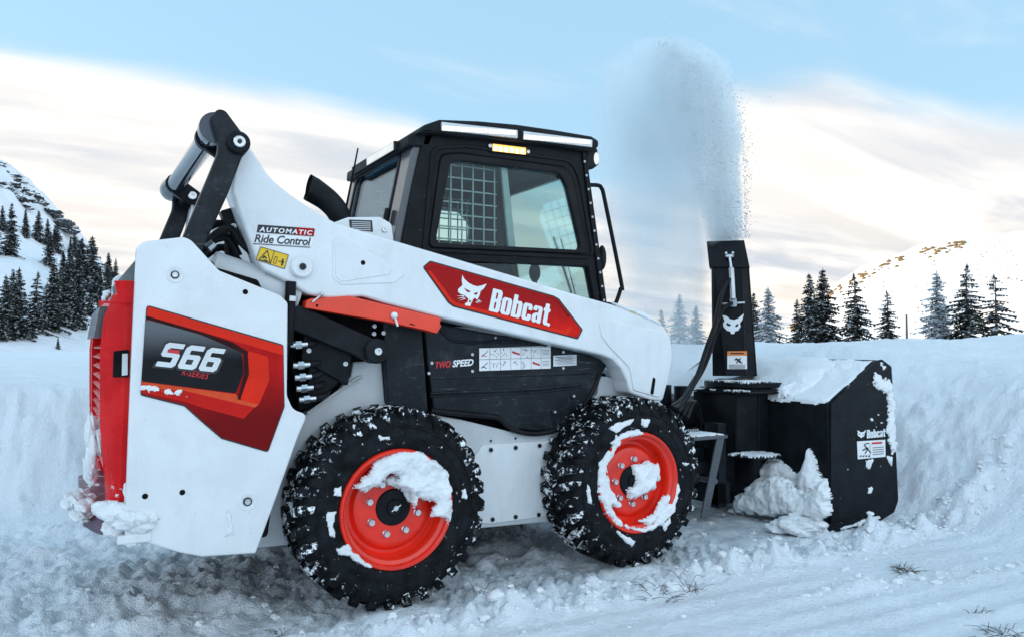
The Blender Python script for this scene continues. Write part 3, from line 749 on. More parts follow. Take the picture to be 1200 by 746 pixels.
dec('decal_stripe', [(165.3, 454), (216, 457), (260, 467.5), (298, 476.6), (285, 490), (240, 478), (216, 470), (165.8, 459.5)], 'decal_red', 2, d0)
dec('decal_badge', [(170.6, 374), (234.5, 391.8), (268, 406), (283.5, 413), (285.4, 436), (276, 460), (166, 446)], 'decal_black', 2, d0, r=.012)
a, b_ = Z(182.5, 428.5, YP), Z(257.5, 436, YP)
build('lettering_shadow', g_letters('S66', Z(180.6, 428.8, YP), Z(253.2, 436.6, YP), .094, D - .0060, .30, .09, .10, .03), 'ink', d0)
n0 = build('lettering', g_letters('S66', Z(181.5, 428.2, YP), Z(252, 435.6, YP), .090, D - .0074, .30, .10, 0, .03), 'decal_silver', d0)
aa_ = Z(203, 409, YP)
build('lettering', g_poly(XZ([(196.6, 408.4), (210.6, 410.2), (209.6, 414.4), (195.6, 412.4)], YP), D - .0088, .0006), 'red_ink', d0)
build('lettering', g_text('R-SERIES', Z(212, 438.6, YP), Z(243.5, 443.8, YP), .024, D - .0062, .28, .006, 1.1), 'red_ink', d0)
# snow dusting caught on the decal edge
c = Z(190, 462, YP)
build('stuck_snow', cat(*[g_snow((Z(px, py, YP)[0], YP - .003, Z(px, py, YP)[1]), (1, 0, 0), (0, 0, 1), [(-w, -.006), (w, -.012), (w * .8, .004), (-w * .7, .008)], .006, .003, .008, .012, k) for k, (px, py, w) in enumerate([(176, 453, .03), (190, 457, .035), (203, 460, .025), (213, 462, .02)])]), 'stuck_snow', d0)

# ---- engine cover, tailgate and bumper across the back
body = [(-.985, .46), (-.62, .34), (-.5, .34), (-.42, 1.1), (-.55, 1.36), (-.86, 1.44), (-.985, 1.38)]
build('engine_body', g_prism(rnd(body, .02), .13, 1.55, .01), 'deep_black', LD)
build('engine_cover', cat(g_prism(rnd([(-1.0, 1.41), (-.985, 1.335), (-.90, 1.32), (-.78, 1.30), (-.70, 1.34), (-.72, 1.42), (-.88, 1.475)], .02), .11, 1.57, .01)), 'black_paint', LD)
# tailgate: plan outline (X, Y) extruded up, its near corner slanted so that the grille side shows
def g_zprism(pts, z0, z1, bevel=.008, shift=(0, 0)):
    v, f = g_flat(pts, z1 - z0, bevel)
    zz = (z0 + z1) / 2 + v[:, 2]; k = (zz - z0) / (z1 - z0)
    return np.c_[v[:, 0] + shift[0] * k, v[:, 1] + shift[1] * k, zz], f
def loft(secs, closed=True):
    """skin over plan sections: list of (z, [(X, Y)...])"""
    n = len(secs[0][1]); V = [(x, y, z) for z, s in secs for x, y in s]; F = []
    for i in range(len(secs) - 1):
        for k in range(n):
            k2 = (k + 1) % n; F.append((i * n + k, i * n + k2, (i + 1) * n + k2, (i + 1) * n + k))
    F.append(tuple(reversed(range(n)))); F.append(tuple(range((len(secs) - 1) * n, len(secs) * n)))
    return np.array(V, float), F
def tg(z, xs, xr, ins):      # corner post section: near side face, slanted corner, back edge
    return (z, [(xs - .042, .115), (xs - .075, .118), (xs - .105, .150), (xr, .150 + ins), (xr + .02, .19 + ins), (xr + .06, .19 + ins), (xs - .06, .17), (xs - .042, .16)])
post = [tg(.47, -.97, -1.055, .04), tg(.56, -.955, -1.075, .05), tg(.80, -.95, -1.095, .06), tg(1.08, -.945, -1.10, .06), tg(1.20, -.943, -1.09, .06), tg(1.285, -.945, -1.06, .05), tg(1.335, -.955, -1.02, .02)]
tail = build('tailgate', loft(post), 'red_plastic', LD, 30)
build('tailgate_post', mirror(loft(post)), 'red_plastic', tail, 30)
# latch recess in the near face
build('latch_recess', g_prism(rnd(XZ([(133, 411), (151, 409), (151, 441), (132, 442)], .112), .006), .108, .116, .002), 'deep_black', tail)
build('latch', g_prism(rnd(XZ([(143, 414), (150, 413.5), (150, 439), (142.5, 440)], .106), .004), .100, .110, .002), 'bolt_light', tail)
build('crease', g_prism(XZ([(121, 352.5), (152, 354), (152, 356.5), (121, 355)], .112), .1085, .1135, .002), 'red_plastic', tail)
# curved back between the posts, with the louvred middle
def back_x(z): return float(np.interp(z, [.47, .56, .80, 1.08, 1.2, 1.29, 1.34], [-1.05, -1.075, -1.10, -1.105, -1.095, -1.07, -1.03]))
zs = [.47, .56, .68, .80, .94, 1.08, 1.2, 1.29, 1.34]
def bsec(z, y0, y1, d0_, d1_):
    x = back_x(z); return (z, [(x + d0_, y0), (x + d1_, y0), (x + d1_, y1), (x + d0_, y1)])
build('tailgate_frame', cat(loft([bsec(z, .20, .33, .05, .012) for z in zs]), loft([bsec(z, 1.35, 1.48, .05, .012) for z in zs]), loft([bsec(z, .20, 1.48, .06, .03) for z in (.47, .52, .58)]), loft([bsec(z, .2, 1.48, .06, .012) for z in (1.24, 1.29, 1.335)])), 'red_plastic', tail, 30)
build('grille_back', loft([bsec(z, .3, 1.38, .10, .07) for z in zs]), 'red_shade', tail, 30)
gs_ = []
for k in range(13):
    z = .60 + k * .042; x = back_x(z)
    gs_.append(g_plate((x + .045, YC, z), (0, 1, 0), (1, 0, .55), [(-.52, -.032), (.52, -.032), (.52, .032), (-.52, .032)], .006, .002))
build('grille', cat(*gs_), 'red_plastic', tail)
build('rear_screen', loft([(1.13, [(-1.085, .36), (-1.115, .36), (-1.115, 1.3), (-1.085, 1.3)]), (1.25, [(-1.06, .36), (-1.098, .36), (-1.098, 1.3), (-1.06, 1.3)])]), 'pillar_paint', tail)
bump = [(.385, [(-.97, .16), (-1.05, .22), (-1.10, .34), (-1.10, 1.34), (-1.05, 1.46), (-.97, 1.52), (-.9, 1.5), (-.9, .18)]), (.42, [(-.96, .12), (-1.06, .17), (-1.14, .32), (-1.14, 1.36), (-1.06, 1.51), (-.96, 1.56), (-.88, 1.5), (-.88, .18)]), (.46, [(-.95, .12), (-1.06, .17), (-1.14, .32), (-1.14, 1.36), (-1.06, 1.51), (-.95, 1.56), (-.88, 1.5), (-.88, .18)])]
bmpr = build('bumper', loft(bump), 'bumper_plastic', LD, 30)
def g_rough(c, r, seed, sq=(1, 1, 1), sub=4):
    """torn lump of wet snow: bumps on three scales"""
    v, f = g_ico((0, 0, 0), 1, sub)
    a, b, d = v[:, 0] + seed * 1.37, v[:, 1] - seed * .71, v[:, 2] + seed * .37
    n = .55 * fbm(a * 1.2 + d * .8, b * 1.2 - d * .7, 3) + .20 * fbm(a * 3.3 + d * 2.1, b * 3.3 - d * 2.6, 4, .6) + .10 * fbm(a * 9 - d * 6, b * 9 + d * 7, 3)
    return np.array(c) + v * (1 + n)[:, None] * r * np.array(sq), f
# snow packed on the bumper, in the grille and down the tailgate corner
def lump(name, c, rads, seed, parent, n=5, amp=.42, mat='stuck_snow'):
    rs_ = random.Random(seed); gs2 = []
    for k in range(n):
        q = np.array(c) + np.array([rs_.uniform(-1, 1) * rads[0] * .7, rs_.uniform(-1, 1) * rads[1] * .7, rs_.uniform(-.7, .7) * rads[2]])
        gs2.append(g_rough(q, max(rads) * rs_.uniform(.42, .70), seed * 7 + k, (rads[0] / max(rads), rads[1] / max(rads), rads[2] / max(rads))))
    return build(name, cat(*gs2), mat, parent, 180)
lump('stuck_snow', (-1.00, .12, .475), (.10, .07, .06), 1, bmpr, 9)
lump('stuck_snow', (-.985, .09, .44), (.07, .05, .05), 21, bmpr, 7)
lump('stuck_snow', (-.985, .10, .53), (.05, .04, .07), 2, bmpr, 5)
lump('stuck_snow', (-1.15, .50, .485), (.06, .22, .035), 3, bmpr, 6)
lump('stuck_snow', (-1.105, .255, .73), (.028, .035, .10), 4, tail, 5)
lump('stuck_snow', (-1.11, .27, .62), (.03, .03, .07), 14, tail, 4)
build('bumper_plate', g_box(-1.04, -.93, .045, .11, .395, .425, .004), 'white_paint', bmpr)
lump('stuck_snow', (-1.09, .34, 1.285), (.02, .05, .02), 15, tail, 4)

# ---- chassis
YF = .285
ch = [(262, 645), (300, 560), (330, 500), (360, 484), (396, 457), (411, 441), (414, 424), (447, 421), (451, 470), (500, 484), (540, 491), (602, 506), (640, 508), (700, 462), (703, 440), (717, 442), (737, 452), (800, 500), (800, 600), (641, 611), (569, 618)]
build2('chassis', (g_prism(rnd(XZ(ch, YF), .008), YF, YF + .09, .006)), 'inner_white', LD)
build('chassis_core', cat(g_box(-.55, 1.42, .37, 1.31, .26, .95, .01), g_box(-.45, .25, .37, 1.31, .95, 1.18, .01)), 'deep_black', LD)
pl_ = build2('access_plate', (g_prism(rnd(XZ([(556, 535), (566, 521), (648, 516), (650, 603), (575, 613), (556, 612)], YF - .006), .02), YF - .006, YF + .002, .002)), 'white_paint', LD)
for px, py in ((575, 526.5), (604, 524), (632, 521.6), (604, 605), (631, 602.5), (577, 608)): build('bolt', g_bolt(Z(px, py, YF - .006), .0105, YF - .006, .008), 'bolt_dark', pl_)
for px, py in ((604, 513), (575, 516)): build('bolt', g_bolt(Z(px, py, YF), .006, YF, .004), 'bolt_dark', pl_)
for wx in (0, 1.276):       # axle tubes of the four wheels
    build2('axle', (g_tube([(wx, .12, .42), (wx, .45, .42)], .085, 20)), 'black_paint', LD)

# ---- dark moulded side covers
YS = .265
sc_ = [(497, 384), (518, 380), (700, 412), (714, 424), (704, 440), (690, 468), (671, 490), (650, 502), (629, 505), (603, 502), (583, 487), (540, 482), (508, 480)]
scv = build('side_cover', g_prism(rnd(XZ(sc_, YS), .015), YS, YS + .05, .008), 'panel_plastic', LD)
build('side_cover', mirror(g_prism(rnd(XZ(sc_, YS), .015), YS, YS + .05, .008)), 'panel_plastic', LD)
def on(pts, Y): return [PY(a, b, Y) for a, b in pts]
build('seal', g_tube(on([(505, 481), (540, 484.5), (581, 488.5), (590, 494), (602, 503), (616, 507), (632, 507.5), (652, 503), (672, 489), (690, 466), (703, 438)], YS), .012, 12, 4), 'seal_rubber', scv)
build('rib', cat(g_tube(on([(504, 461), (530, 459.5), (620, 456), (650, 453.5), (681, 450)], YS - .001), .008, 10, 4), g_tube(on([(504, 464.5), (530, 463), (622, 459.5), (652, 457), (682, 453.5)], YS + .001), .005, 10, 4), g_tube(on([(516, 385), (526, 396), (537, 400), (560, 401), (600, 400), (640, 404)], YS - .001), .008, 10, 4), g_tube(on([(504, 443), (560, 441), (640, 439), (690, 437)], YS + .004), .007, 8, 3)), 'panel_plastic', scv)
for px, py in ((506, 425), (502.5, 437), (553.5, 415), (553.5, 434.5), (660, 412), (660, 431), (580.5, 395.5)): build('bolt', g_bolt(Z(px, py, YS), .0075 if px != 580.5 else .005, YS, .004), 'bolt_light', scv)
for px, py in ((671, 463.5), (649, 482)):
    b = build('bolt', g_bolt(Z(px, py, YS), .015, YS, .012), 'bolt_dark', scv); build('bolt_head', g_bolt(Z(px, py, YS), .007, YS - .011, .005), 'steel', b)
build('lettering', g_text('TWO', Z(510.3, 431.0, YS), Z(528.2, 429.6, YS), .030, YS - .002, .3, .035), 'red_ink', scv)
build('lettering', g_text('SPEED', Z(530, 429.4, YS), Z(555, 427.4, YS), .031, YS - .002, .3, .035), 'decal_white', scv)
# instruction plate: two rows of seven pictograms
ip = build('instruction_label', g_poly(XZ([(561, 407.4), (645, 404.8), (645, 431.4), (561, 434.4)], YS), YS - .002, .0014), 'decal_white', scv)
q0, q1, q2 = (np.array(Z(*p, YS)) for p in ((561, 434.4), (645, 431.4), (561, 407.4)))
def lab(u, v): return tuple(q0 + (q1 - q0) * u + (q2 - q0) * v)
def bar(a, b, w, Y):
    a, b = np.array(a), np.array(b); d = (b - a) / (np.linalg.norm(b - a) + 1e-9); n = np.array([-d[1], d[0]]) * w
    pts = [a - n, b - n, b + n, a + n]; return np.array([(p[0], Y, p[1]) for p in pts]), [(0, 1, 2, 3)]
YL = YS - .0046
ln = [bar(lab(0, .5), lab(1, .5), .0009, YL)] + [bar(lab(k / 7, 0), lab(k / 7, 1), .0008, YL) for k in range(8)] + [bar(lab(0, v), lab(1, v), .0009, YL) for v in (0, 1)]
rs = random.Random(5); red = []
for row in range(2):
    for k in range(7):
        u0, v0 = k / 7, .5 * (1 - row)
        if k == 0:
            ln.append(bar(lab(u0 + .03, v0 + .12), lab(u0 + .115, v0 + .36), .0016, YL)); (red if row == 0 else ln).append(bar(lab(u0 + .04, v0 + .2), lab(u0 + .1, v0 + .12), .0018, YL))
        elif (k, row) in ((3, 0), (5, 1)):
            red.append(bar(lab(u0 + .02, v0 + .30), lab(u0 + .125, v0 + .18), .0048, YL)); ln.append(bar(lab(u0 + .03, v0 + .36), lab(u0 + .06, v0 + .22), .001, YL))
        elif k == 6:
            for q in range(4): ln.append(bar(lab(u0 + .02, v0 + .14 + .07 * q), lab(u0 + .12, v0 + .14 + .07 * q), .0009, YL))
        else:
            for q in range(7): 
                a = (u0 + rs.uniform(.02, .10), v0 + rs.uniform(.10, .38)); ln.append(bar(lab(*a), lab(a[0] + rs.uniform(-.03, .03), a[1] + rs.uniform(-.14, .14)), .0010, YL))
build('pictograms', cat(*ln), 'ink', ip); build('pictograms', cat(*red), 'red_ink', ip)
sp_ = build('rating_plate', g_poly(XZ([(648, 416.3), (675.3, 415), (675.3, 427.5), (648, 428.9)], YS), YS - .002, .0014), 'decal_silver', scv)
q0, q1, q2 = (np.array(Z(*p, YS)) for p in ((648, 428.9), (675.3, 427.5), (648, 416.3)))
build('print', cat(*[bar(lab(.08 + .1 * (k % 2), .84 - .13 * k), lab(.92 - .12 * ((k + 1) % 2), .84 - .13 * k), .0013 if k < 3 else .0008, YL) for k in range(6)]), 'ink', sp_)

# ---- upright post, link bar, hydraulics between panel and cover
YB = .22
build2('rear_post', (g_prism(rnd(XZ([(449, 376), (494, 382), (502, 482), (455, 474)], YB + .02), .01), YB + .02, YB + .10, .006)), 'panel_plastic', LD)
build2('upper_frame', (g_prism(rnd(XZ([(250, 300), (330, 330), (400, 360), (500, 385), (500, 480), (440, 470), (350, 480), (335, 400), (262, 350)], YF + .02), .01), YF + .02, YF + .06, .004)), 'deep_black', LD)
YK = .17
build2('control_link', (cat(g_prism(rnd(XZ([(344, 360), (352, 357.5), (447, 401), (449, 424), (436, 424), (343, 386)], YK), .012), YK, YK + .05, .005), g_disc(Z(440.5, 411, YK), .054, YK - .025, YK + .06, 40, .006))), 'black_plastic', LD)
b = build('pivot_pin', g_bolt(Z(440.5, 411.5, YK), .017, YK - .025, .01), 'steel', LD)
build2('lift_cylinder', (g_tube([PY(341, 330, .16), PY(337.5, 404, .16)], .022, 16)), 'black_paint', LD)
build2('cylinder_rod', (g_tube([PY(348, 345, .2), PY(343, 372, .2)], .013, 12)), 'bolt_light', LD)
build('cylinder_collar', g_tube([PY(341.6, 347, .16), PY(341.2, 353, .16)], .0245, 16), 'bolt_light', LD)
build('valve_block', cat(g_prism(rnd(XZ([(356, 393), (364, 387), (413, 413), (411, 431), (408, 452), (353, 421)], .21), .008), .21, .28, .006), g_prism(rnd(XZ([(362, 424), (400, 446), (372, 470), (360, 462)], .225), .008), .225, .28, .006)), 'black_paint', LD)
for px, py in ((361.5, 410.5), (404.5, 426)): build('bolt', g_bolt(Z(px, py, .21), .011, .21, .008), 'bolt_light', LD)
for px, py in ((438, 382), (437.5, 391), (448.5, 390), (436, 401)): build('bolt', g_bolt(Z(px, py, .24), .010, .24, .012), 'bolt_light', LD)
build('fender_lip', cat(g_tube(on([(360, 484), (396, 458), (418, 443), (424, 441)], YF - .012), .006, 8, 4), g_tube(on([(380, 470), (400, 456), (422, 445)], YF - .008), .004, 8, 3)), 'inner_white', LD)
for k, (px, py) in enumerate(((343, 428), (345, 442), (347, 455), (350, 468), (340, 404))):
    p = PY(px, py, .19)
    cpl = build('hose_coupler', cat(g_tube([p, p + [.02, 0, .0]], .013, 12), g_tube([p + [.02, 0, 0], p + [.045, 0, .002]], .018, 6), g_tube([p + [.045, 0, .002], p + [.07, 0, .004]], .012, 12)), 'steel', LD)
    build('hose', g_tube([p + [.07, 0, .004], p + [.11, .02, .01], p + [.14, .06, .03]], .013, 10, 4), 'seal_rubber', cpl)

# ---- lift arms
YA = .16
arm = [(278, 181), (281, 163), (290, 166), (293, 172), (317, 209), (340, 227.5), (371, 249), (394, 261), (430, 272), (487, 289), (580, 316.5), (678, 345.5), (726, 359), (756, 369.5), (777, 381), (787, 397), (788.5, 420), (783, 447), (777, 470), (760, 468), (738, 460), (735, 447), (728, 432), (718, 421), (706, 416), (600, 391.5), (518, 372.5), (450, 355), (425, 347), (401, 349.5), (385, 350), (361, 345), (330, 327), (309, 317), (301, 305), (286, 265), (270, 222)]
ar = [.03, .03, .03, .1, .3, .3, .3, .2, .3, .5, .5, .5, .2, .1, .08, .08, .1, .1, .03, .1, .03, .05, .05, .05, .05, .5, .5, .1, .1, .15, .15, .1, .2, .05, .05, .2, .1]
ao = rnd(XZ(arm, YA), ar)
AR = build('lift_arm', g_prism(ao, YA, YA + .13, .012), 'white_paint', LD)
build('lift_arm', mirror(g_prism(ao, YA, YA + .13, .012)), 'white_paint', LD)
build('arm_cross_tube', g_tube([(1.40, .2, .93), (1.40, 1.48, .93)], .06, 20), 'white_paint', LD)
# raised boss plate, pivot washers, lower knuckle plate
build('boss_plate', g_prism(rnd(XZ([(389, 283), (394, 276.5), (404, 279), (472, 316), (474, 323), (462, 331.5), (400, 334), (390, 327)], YA), .02), YA - .003, YA + .004, .003), 'white_paint', AR)
build('boss_plate', g_prism(rnd(XZ([(391.5, 286), (397, 280), (457, 312), (459, 317), (455, 322), (400, 330.5), (393, 325)], YA), .014), YA - .0055, YA + .002, .0025), 'white_paint', AR)
build('hole_dark', g_disc(Z(425, 308, YA), .012, YA - .007, YA + .002), 'deep_black', AR)  # black disc in place of a hole's dark inside
c = Z(353, 313, YA)
pw = build('pivot_washer', g_disc(c, .047, YA - .022, YA + .01, 40, .007), 'white_paint', AR)
build('pivot_bolt', g_bolt(c, .014, YA - .022, .007), 'bolt_dark', pw)
kp = build('knuckle_plate', g_prism(rnd(XZ([(702, 378), (712, 374), (745, 382), (776, 388), (783, 400), (784, 420), (774, 466), (742, 457), (737, 430), (715, 408), (704, 394)], YA), [.02, .02, .3, .1, .06, .1, .03, .02, .1, .1, .05]), YA - .006, YA + .01, .005), 'white_paint', AR)
cc = np.array(Z(764, 451, YA))
build('slot', g_prism(rnd([tuple(cc + q) for q in ((-.018, -.045), (.004, -.05), (.020, .035), (.002, .045))], .015), YA - .0075, YA, .0005), 'deep_black', kp)
build('warning_label', g_poly(XZ([(737, 364.6), (745, 364.4), (757, 369.3), (748, 369.0)], YA - .001), YA - .001, .001), 'decal_yellow', AR)
# red brand field with the cat's head and the name
YD = YA - .0005
e0 = build('brand_field', g_poly(rnd(XZ([(495, 313), (504, 305.5), (649, 346.5), (655, 350), (683, 386), (677, 397.5), (531, 359.5), (525, 355)], YA), .012), YD, .0012), 'ink', AR)
dec('brand_red', [(496.8, 313.2), (504.6, 307.4), (648, 348), (653.6, 351.3), (680.8, 386.2), (676, 395.2), (532, 357.8), (526.5, 353.8)], 'brand_print', 1, e0, YD, .012)
dec('brand_edge', [(501, 318), (504, 317), (529.5, 351), (534, 354.5), (661, 387.5), (669, 381), (671, 384.5), (664, 392.6), (532, 357.8), (526.5, 353.8)], 'decal_bright', 2, e0, YD)
dec('brand_edge', [(497.8, 313), (504.8, 308), (648, 348.4), (653.6, 351.6), (668, 371), (665, 371), (651, 352.5), (646, 350), (506, 310.5), (500, 314)], 'decal_dark_red', 2, e0, YD)
f_ = 220 / 1200
def cat_pts(p, ox=480, oy=290, k=f_): return [(ox + a * k, oy + b * k) for a, b in p]
HEAD = [(335, 175), (340, 190), (350, 205), (375, 228), (405, 243), (432, 250), (460, 243), (490, 232), (472, 262), (450, 281), (446, 300), (437, 322), (428, 334), (414, 322), (404, 330), (398, 342), (386, 342), (380, 330), (372, 328), (362, 318), (345, 305), (322, 297), (306, 285), (308, 265), (325, 252), (335, 240), (330, 210)]
EYES = [[(343, 258), (365, 270), (388, 280), (380, 288), (362, 284)], [(408, 292), (434, 286), (428, 302), (412, 304)]]
CHIN = [(350, 360), (360, 352), (378, 349), (392, 354), (384, 375), (352, 370)]
WHISK = [[(345, 306), (298, 310), (345, 314)], [(347, 316), (300, 327), (348, 322)], [(352, 323), (312, 341), (356, 328)], [(438, 332), (460, 350), (432, 338)], [(432, 340), (452, 356), (424, 344)], [(424, 346), (436, 358), (418, 350)], [(372, 330), (380, 333), (374, 350), (367, 350)], [(392, 344), (400, 344), (392, 354), (386, 352)]]
def cathead(tr, Y, mirror_=False):
    gs2 = [g_poly(tr(HEAD), Y, .0012, [tr(e) for e in EYES]), g_poly(tr(CHIN), Y, .0012)] + [g_poly(tr(w), Y, .0012) for w in WHISK]
    return cat(*gs2)
build('cat_emblem', cathead(lambda p: XZ(cat_pts(p), YD), YD - .0042), 'decal_white', e0)
build('lettering', g_letters('Bobcat', Z(572, 364.0, YD), Z(641, 381.4, YD), .108, YD - .0042, .03, .055), 'decal_white', e0)
build('lettering', g_disc(Z(642.3, 380.2, YD), .0085, YD - .0042, YD - .001, 20, .0003), 'decal_white', e0)
# ride control label and yellow warning label
YE = YA - .0008
r0 = dec('label_strip', [(302.5, 263.3), (369, 268), (367.5, 277.2), (300.8, 272.4)], 'ink', 0, AR, YE)
dec('label_strip_red', [(347, 266.5), (368.7, 268.2), (367.3, 276.9), (345.5, 275.3)], 'decal_dark_red', 1, r0, YE)
build('lettering', g_text('AUTOMATIC', Z(303.3, 271.3, YE), Z(366.0, 275.6, YE), .019, YE - .0034, .22, .03, 1.25), 'decal_white', r0)
r1 = dec('label_plate', [(299.5, 274), (367, 278.4), (365.4, 288.5), (297, 284.5)], 'decal_white', 0, AR, YE)
build('lettering', g_text('Ride Control', Z(297.8, 283.8, YE), Z(364.3, 287.6, YE), .033, YE - .0024, .25, .02, .95), 'ink', r1)
build('lettering', g_poly(XZ([(296.5, 285.3), (363.5, 289.6), (363.3, 290.4), (296.3, 286.1)], YE), YE - .0014, .0006), 'ink', r1)
w0 = dec('warning_label', [(305.3, 289.3), (337.9, 298.9), (333.2, 315), (300, 304.4)], 'decal_yellow', 0, AR, YE)
def thin(px, w, Y=YE - .003): return [bar(xz(*px[i], YE), xz(*px[i + 1], YE), w, Y) for i in range(len(px) - 1)]
sy = thin([(305.3, 289.3), (337.9, 298.9), (333.2, 315), (300, 304.4), (305.3, 289.3)], .0012) + thin([(321.6, 294.1), (316.6, 309.7)], .0012)
sy += thin([(303.4, 304.2), (313.2, 293.6), (316.6, 308), (303.4, 304.2)], .0018) + thin([(307.5, 303), (310, 300), (312, 303.5)], .0028) + thin([(309, 305), (313.5, 306)], .0022)
sy += thin([(320, 308.4), (322.3, 300.6), (325, 301.4), (322.8, 309.2), (320, 308.4)], .0011) + thin([(325.5, 306), (328.5, 306.9)], .0016) + thin([(331.5, 303.5), (330, 311.5)], .0034) + thin([(329, 306.5), (333, 307.6)], .002)
build('warning_symbol', cat(*sy), 'ink', w0)
# lock pin below the lobe
build('lock_pin', cat(g_tube(on([(377, 345), (366, 354)], YA - .02), .004, 8), g_ico(PY(376.8, 344.6, YA - .02), .010, 2)), 'bolt_light', AR)
build('lock_pin', cat(g_tube(on([(462, 369), (466, 382)], YA - .022), .005, 8), g_ico(PY(462, 369.5, YA - .02), .016, 2)), 'decal_white', AR)
# orange arm lock
lk = [(359.5, 352), (365, 349.5), (410, 346.5), (516, 372.3), (518, 374), (515.5, 378.5), (518, 382), (512.5, 390.6), (497, 386.3), (450, 376.4), (357.5, 360.5)]
LK = build('arm_lock', g_prism(rnd(XZ(lk, YA - .012), [.01, .01, .02, .01, .005, .01, .005, .01, .01, .1, .005]), YA - .012, YA + .06, .006), 'lock_orange', LD)
build('lock_edge', g_prism(XZ([(358, 358.5), (450, 374.5), (497, 384.5), (512, 388.8), (512, 390.4), (497, 386.3), (450, 376.4), (357.5, 360.5)], YA - .012), YA - .017, YA - .010, .002), 'lock_orange', LK)
build('hole_dark', g_disc(Z(371.5, 358, YA - .012), .006, YA - .0135, YA - .01), 'deep_black', LK)  # hole's darkness put on as a black disc
build('lock_slot', g_prism(XZ([(480, 378.5), (486, 380), (486, 381.2), (480, 379.7)], YA - .012), YA - .0135, YA - .01, .0004), 'deep_black', LK)
# ---- rear links and the tube joining them
YLk = .10
lkpts = [(248, 135), (256, 127), (264.5, 129), (291, 165), (292, 176), (284, 184), (268, 226), (236, 296), (205, 300), (255, 180), (256.5, 165), (250, 146)]
lo = rnd(XZ(lkpts, YLk), [.03, .05, .04, .06, .04, .04, .1, .01, .01, .1, .1, .1])
LN = build('rear_link', g_prism(lo, YLk, YLk + .05, .009), 'link_paint', LD)
LN2 = build('rear_link', mirror(g_prism(lo, YLk, YLk + .05, .009)), 'link_paint', LD)
c = Z(279, 168, YLk)
bs = build2('link_boss', (g_disc(c, .044, YLk - .022, YLk + .13, 40, .006)), 'black_paint', LN)
build('pivot_bolt', g_bolt(c, .023, YLk - .022, .012), 'steel', bs); build('bolt_socket', g_disc(c, .009, YLk - .030, YLk - .02, 6, .001), 'bolt_dark', bs)
c2 = (c[0] + .0, c[1]); build('pivot_bolt', g_disc(c, .02, 1.58 + .03, 1.5, 24), 'steel', LN2)
xl, zl = Z(253, 150, YLk + .04)
yy = [.14, .17, .20, .24, .30, 1.36, 1.42, 1.47, 1.50, 1.54]
build('cross_tube', g_tube([(xl, y, zl) for y in yy], [.062, .062, .060, .052, .044, .044, .052, .060, .062, .062], 28), 'chrome', LD, 60)
build2('tube_collar', (g_tube([(xl, .30, zl), (xl, .335, zl)], .053, 28)), 'black_paint', LD)
build2('tube_lug', (g_prism(rnd([(xl - .03, zl + .03), (xl + .02, zl + .04), (c[0] + .04, c[1] + .02), (c[0] + .03, c[1] - .045), (c[0] - .03, c[1] - .03), (xl - .02, zl - .05)], .02), .29, .33, .006)), 'black_paint', LD)
b = build('pivot_bolt', g_bolt((c[0], c[1]), .022, 1.33, .012), 'steel', LD)
build('far_lug', g_prism(rnd([(xl - .04, zl + .0), (xl + .02, zl + .03), (c[0] + .045, c[1] + .02), (c[0] + .035, c[1] - .05), (c[0] - .035, c[1] - .035), (xl - .02, zl - .05)], .025), 1.335, 1.37, .006), 'black_paint', LD)
# hydraulics showing through beside the link
build('link_bracket', g_prism(rnd(XZ([(258, 247), (272, 243), (290, 282), (277, 289)], .27), .01), .27, .33, .005), 'black_paint', LD)
build('bolt', g_bolt(Z(273.5, 265.5, .27), .012, .27, .008), 'decal_white', LD)
hs = [[(240, 286), (256, 272), (270, 268), (283, 284), (300, 300)], [(236, 294), (252, 281), (268, 280), (280, 300)], [(246, 266), (258, 262), (266, 272), (268, 300)], [(240, 300), (262, 290), (285, 312)]]
for k, h in enumerate(hs): build('hose', g_tube(on(h, .25 + .05 * k), .016, 10, 5), 'seal_rubber', LD)
build('hose_coupler', cat(g_tube(on([(243, 291), (250, 285)], .24), .02, 8), g_tube(on([(241, 281), (249, 273)], .3), .018, 8)), 'steel', LD)
build2('arm_cylinder', (g_tube([PY(246, 318, .26), PY(330, 345, .26), PY(346, 350, .26)], .085, 24)), 'inner_white', LD)

# ---- cab
YCB = .37; YCF = 1.68 - YCB
outer = [(498, 154), (510, 150), (668, 168), (686, 177), (697, 250), (713, 378), (590, 378), (466, 305), (471, 283), (484, 215)]
co = rnd(XZ(outer, YCB), [.05, .1, .1, .05, .5, .01, .01, .02, .02, .3])
win1 = rnd(XZ([(517, 181), (540, 180), (664, 196.5), (672, 215), (689, 298), (502, 290)], YCB), [.05, .05, .09, .2, .03, .03])
win2 = rnd(XZ([(505, 303), (689.5, 313), (698, 358), (600, 358), (512, 330)], YCB), [.02, .02, .02, .02, .02])
sf = g_prism(co, YCB, YCB + .055, .008, [win1, win2])
cab = build('cab_side', sf, 'cab_paint', LD)
xm_ = (np.array(win1)[:, 0].min() + .66)
farwin = rnd([(xm_ - .42, np.array(win1)[:, 1].min()), (xm_, np.array(win1)[:, 1].min()), (xm_ + .02, 1.86), (xm_ - .05, 1.93), (xm_ - .40, 1.93)], .05)
CB2 = build('cab_side', mirror(g_prism(co, YCB, YCB + .055, .008, [farwin, win2])), 'cab_paint', LD)
win1b = rnd(XZ([(528, 190), (540, 188.5), (656, 204), (663, 216), (681, 293), (510, 284.5)], YCB), [.05, .04, .06, .2, .03, .03])
wf = build('window_frame', g_prism([tuple(p) for p in win1], YCB - .006, YCB + .03, .006, [win1b]), 'seal_rubber', cab)
def scale_about(pts, k):
    c = np.mean(np.array(pts), 0); return [tuple(c + (np.array(p) - c) * k) for p in pts]
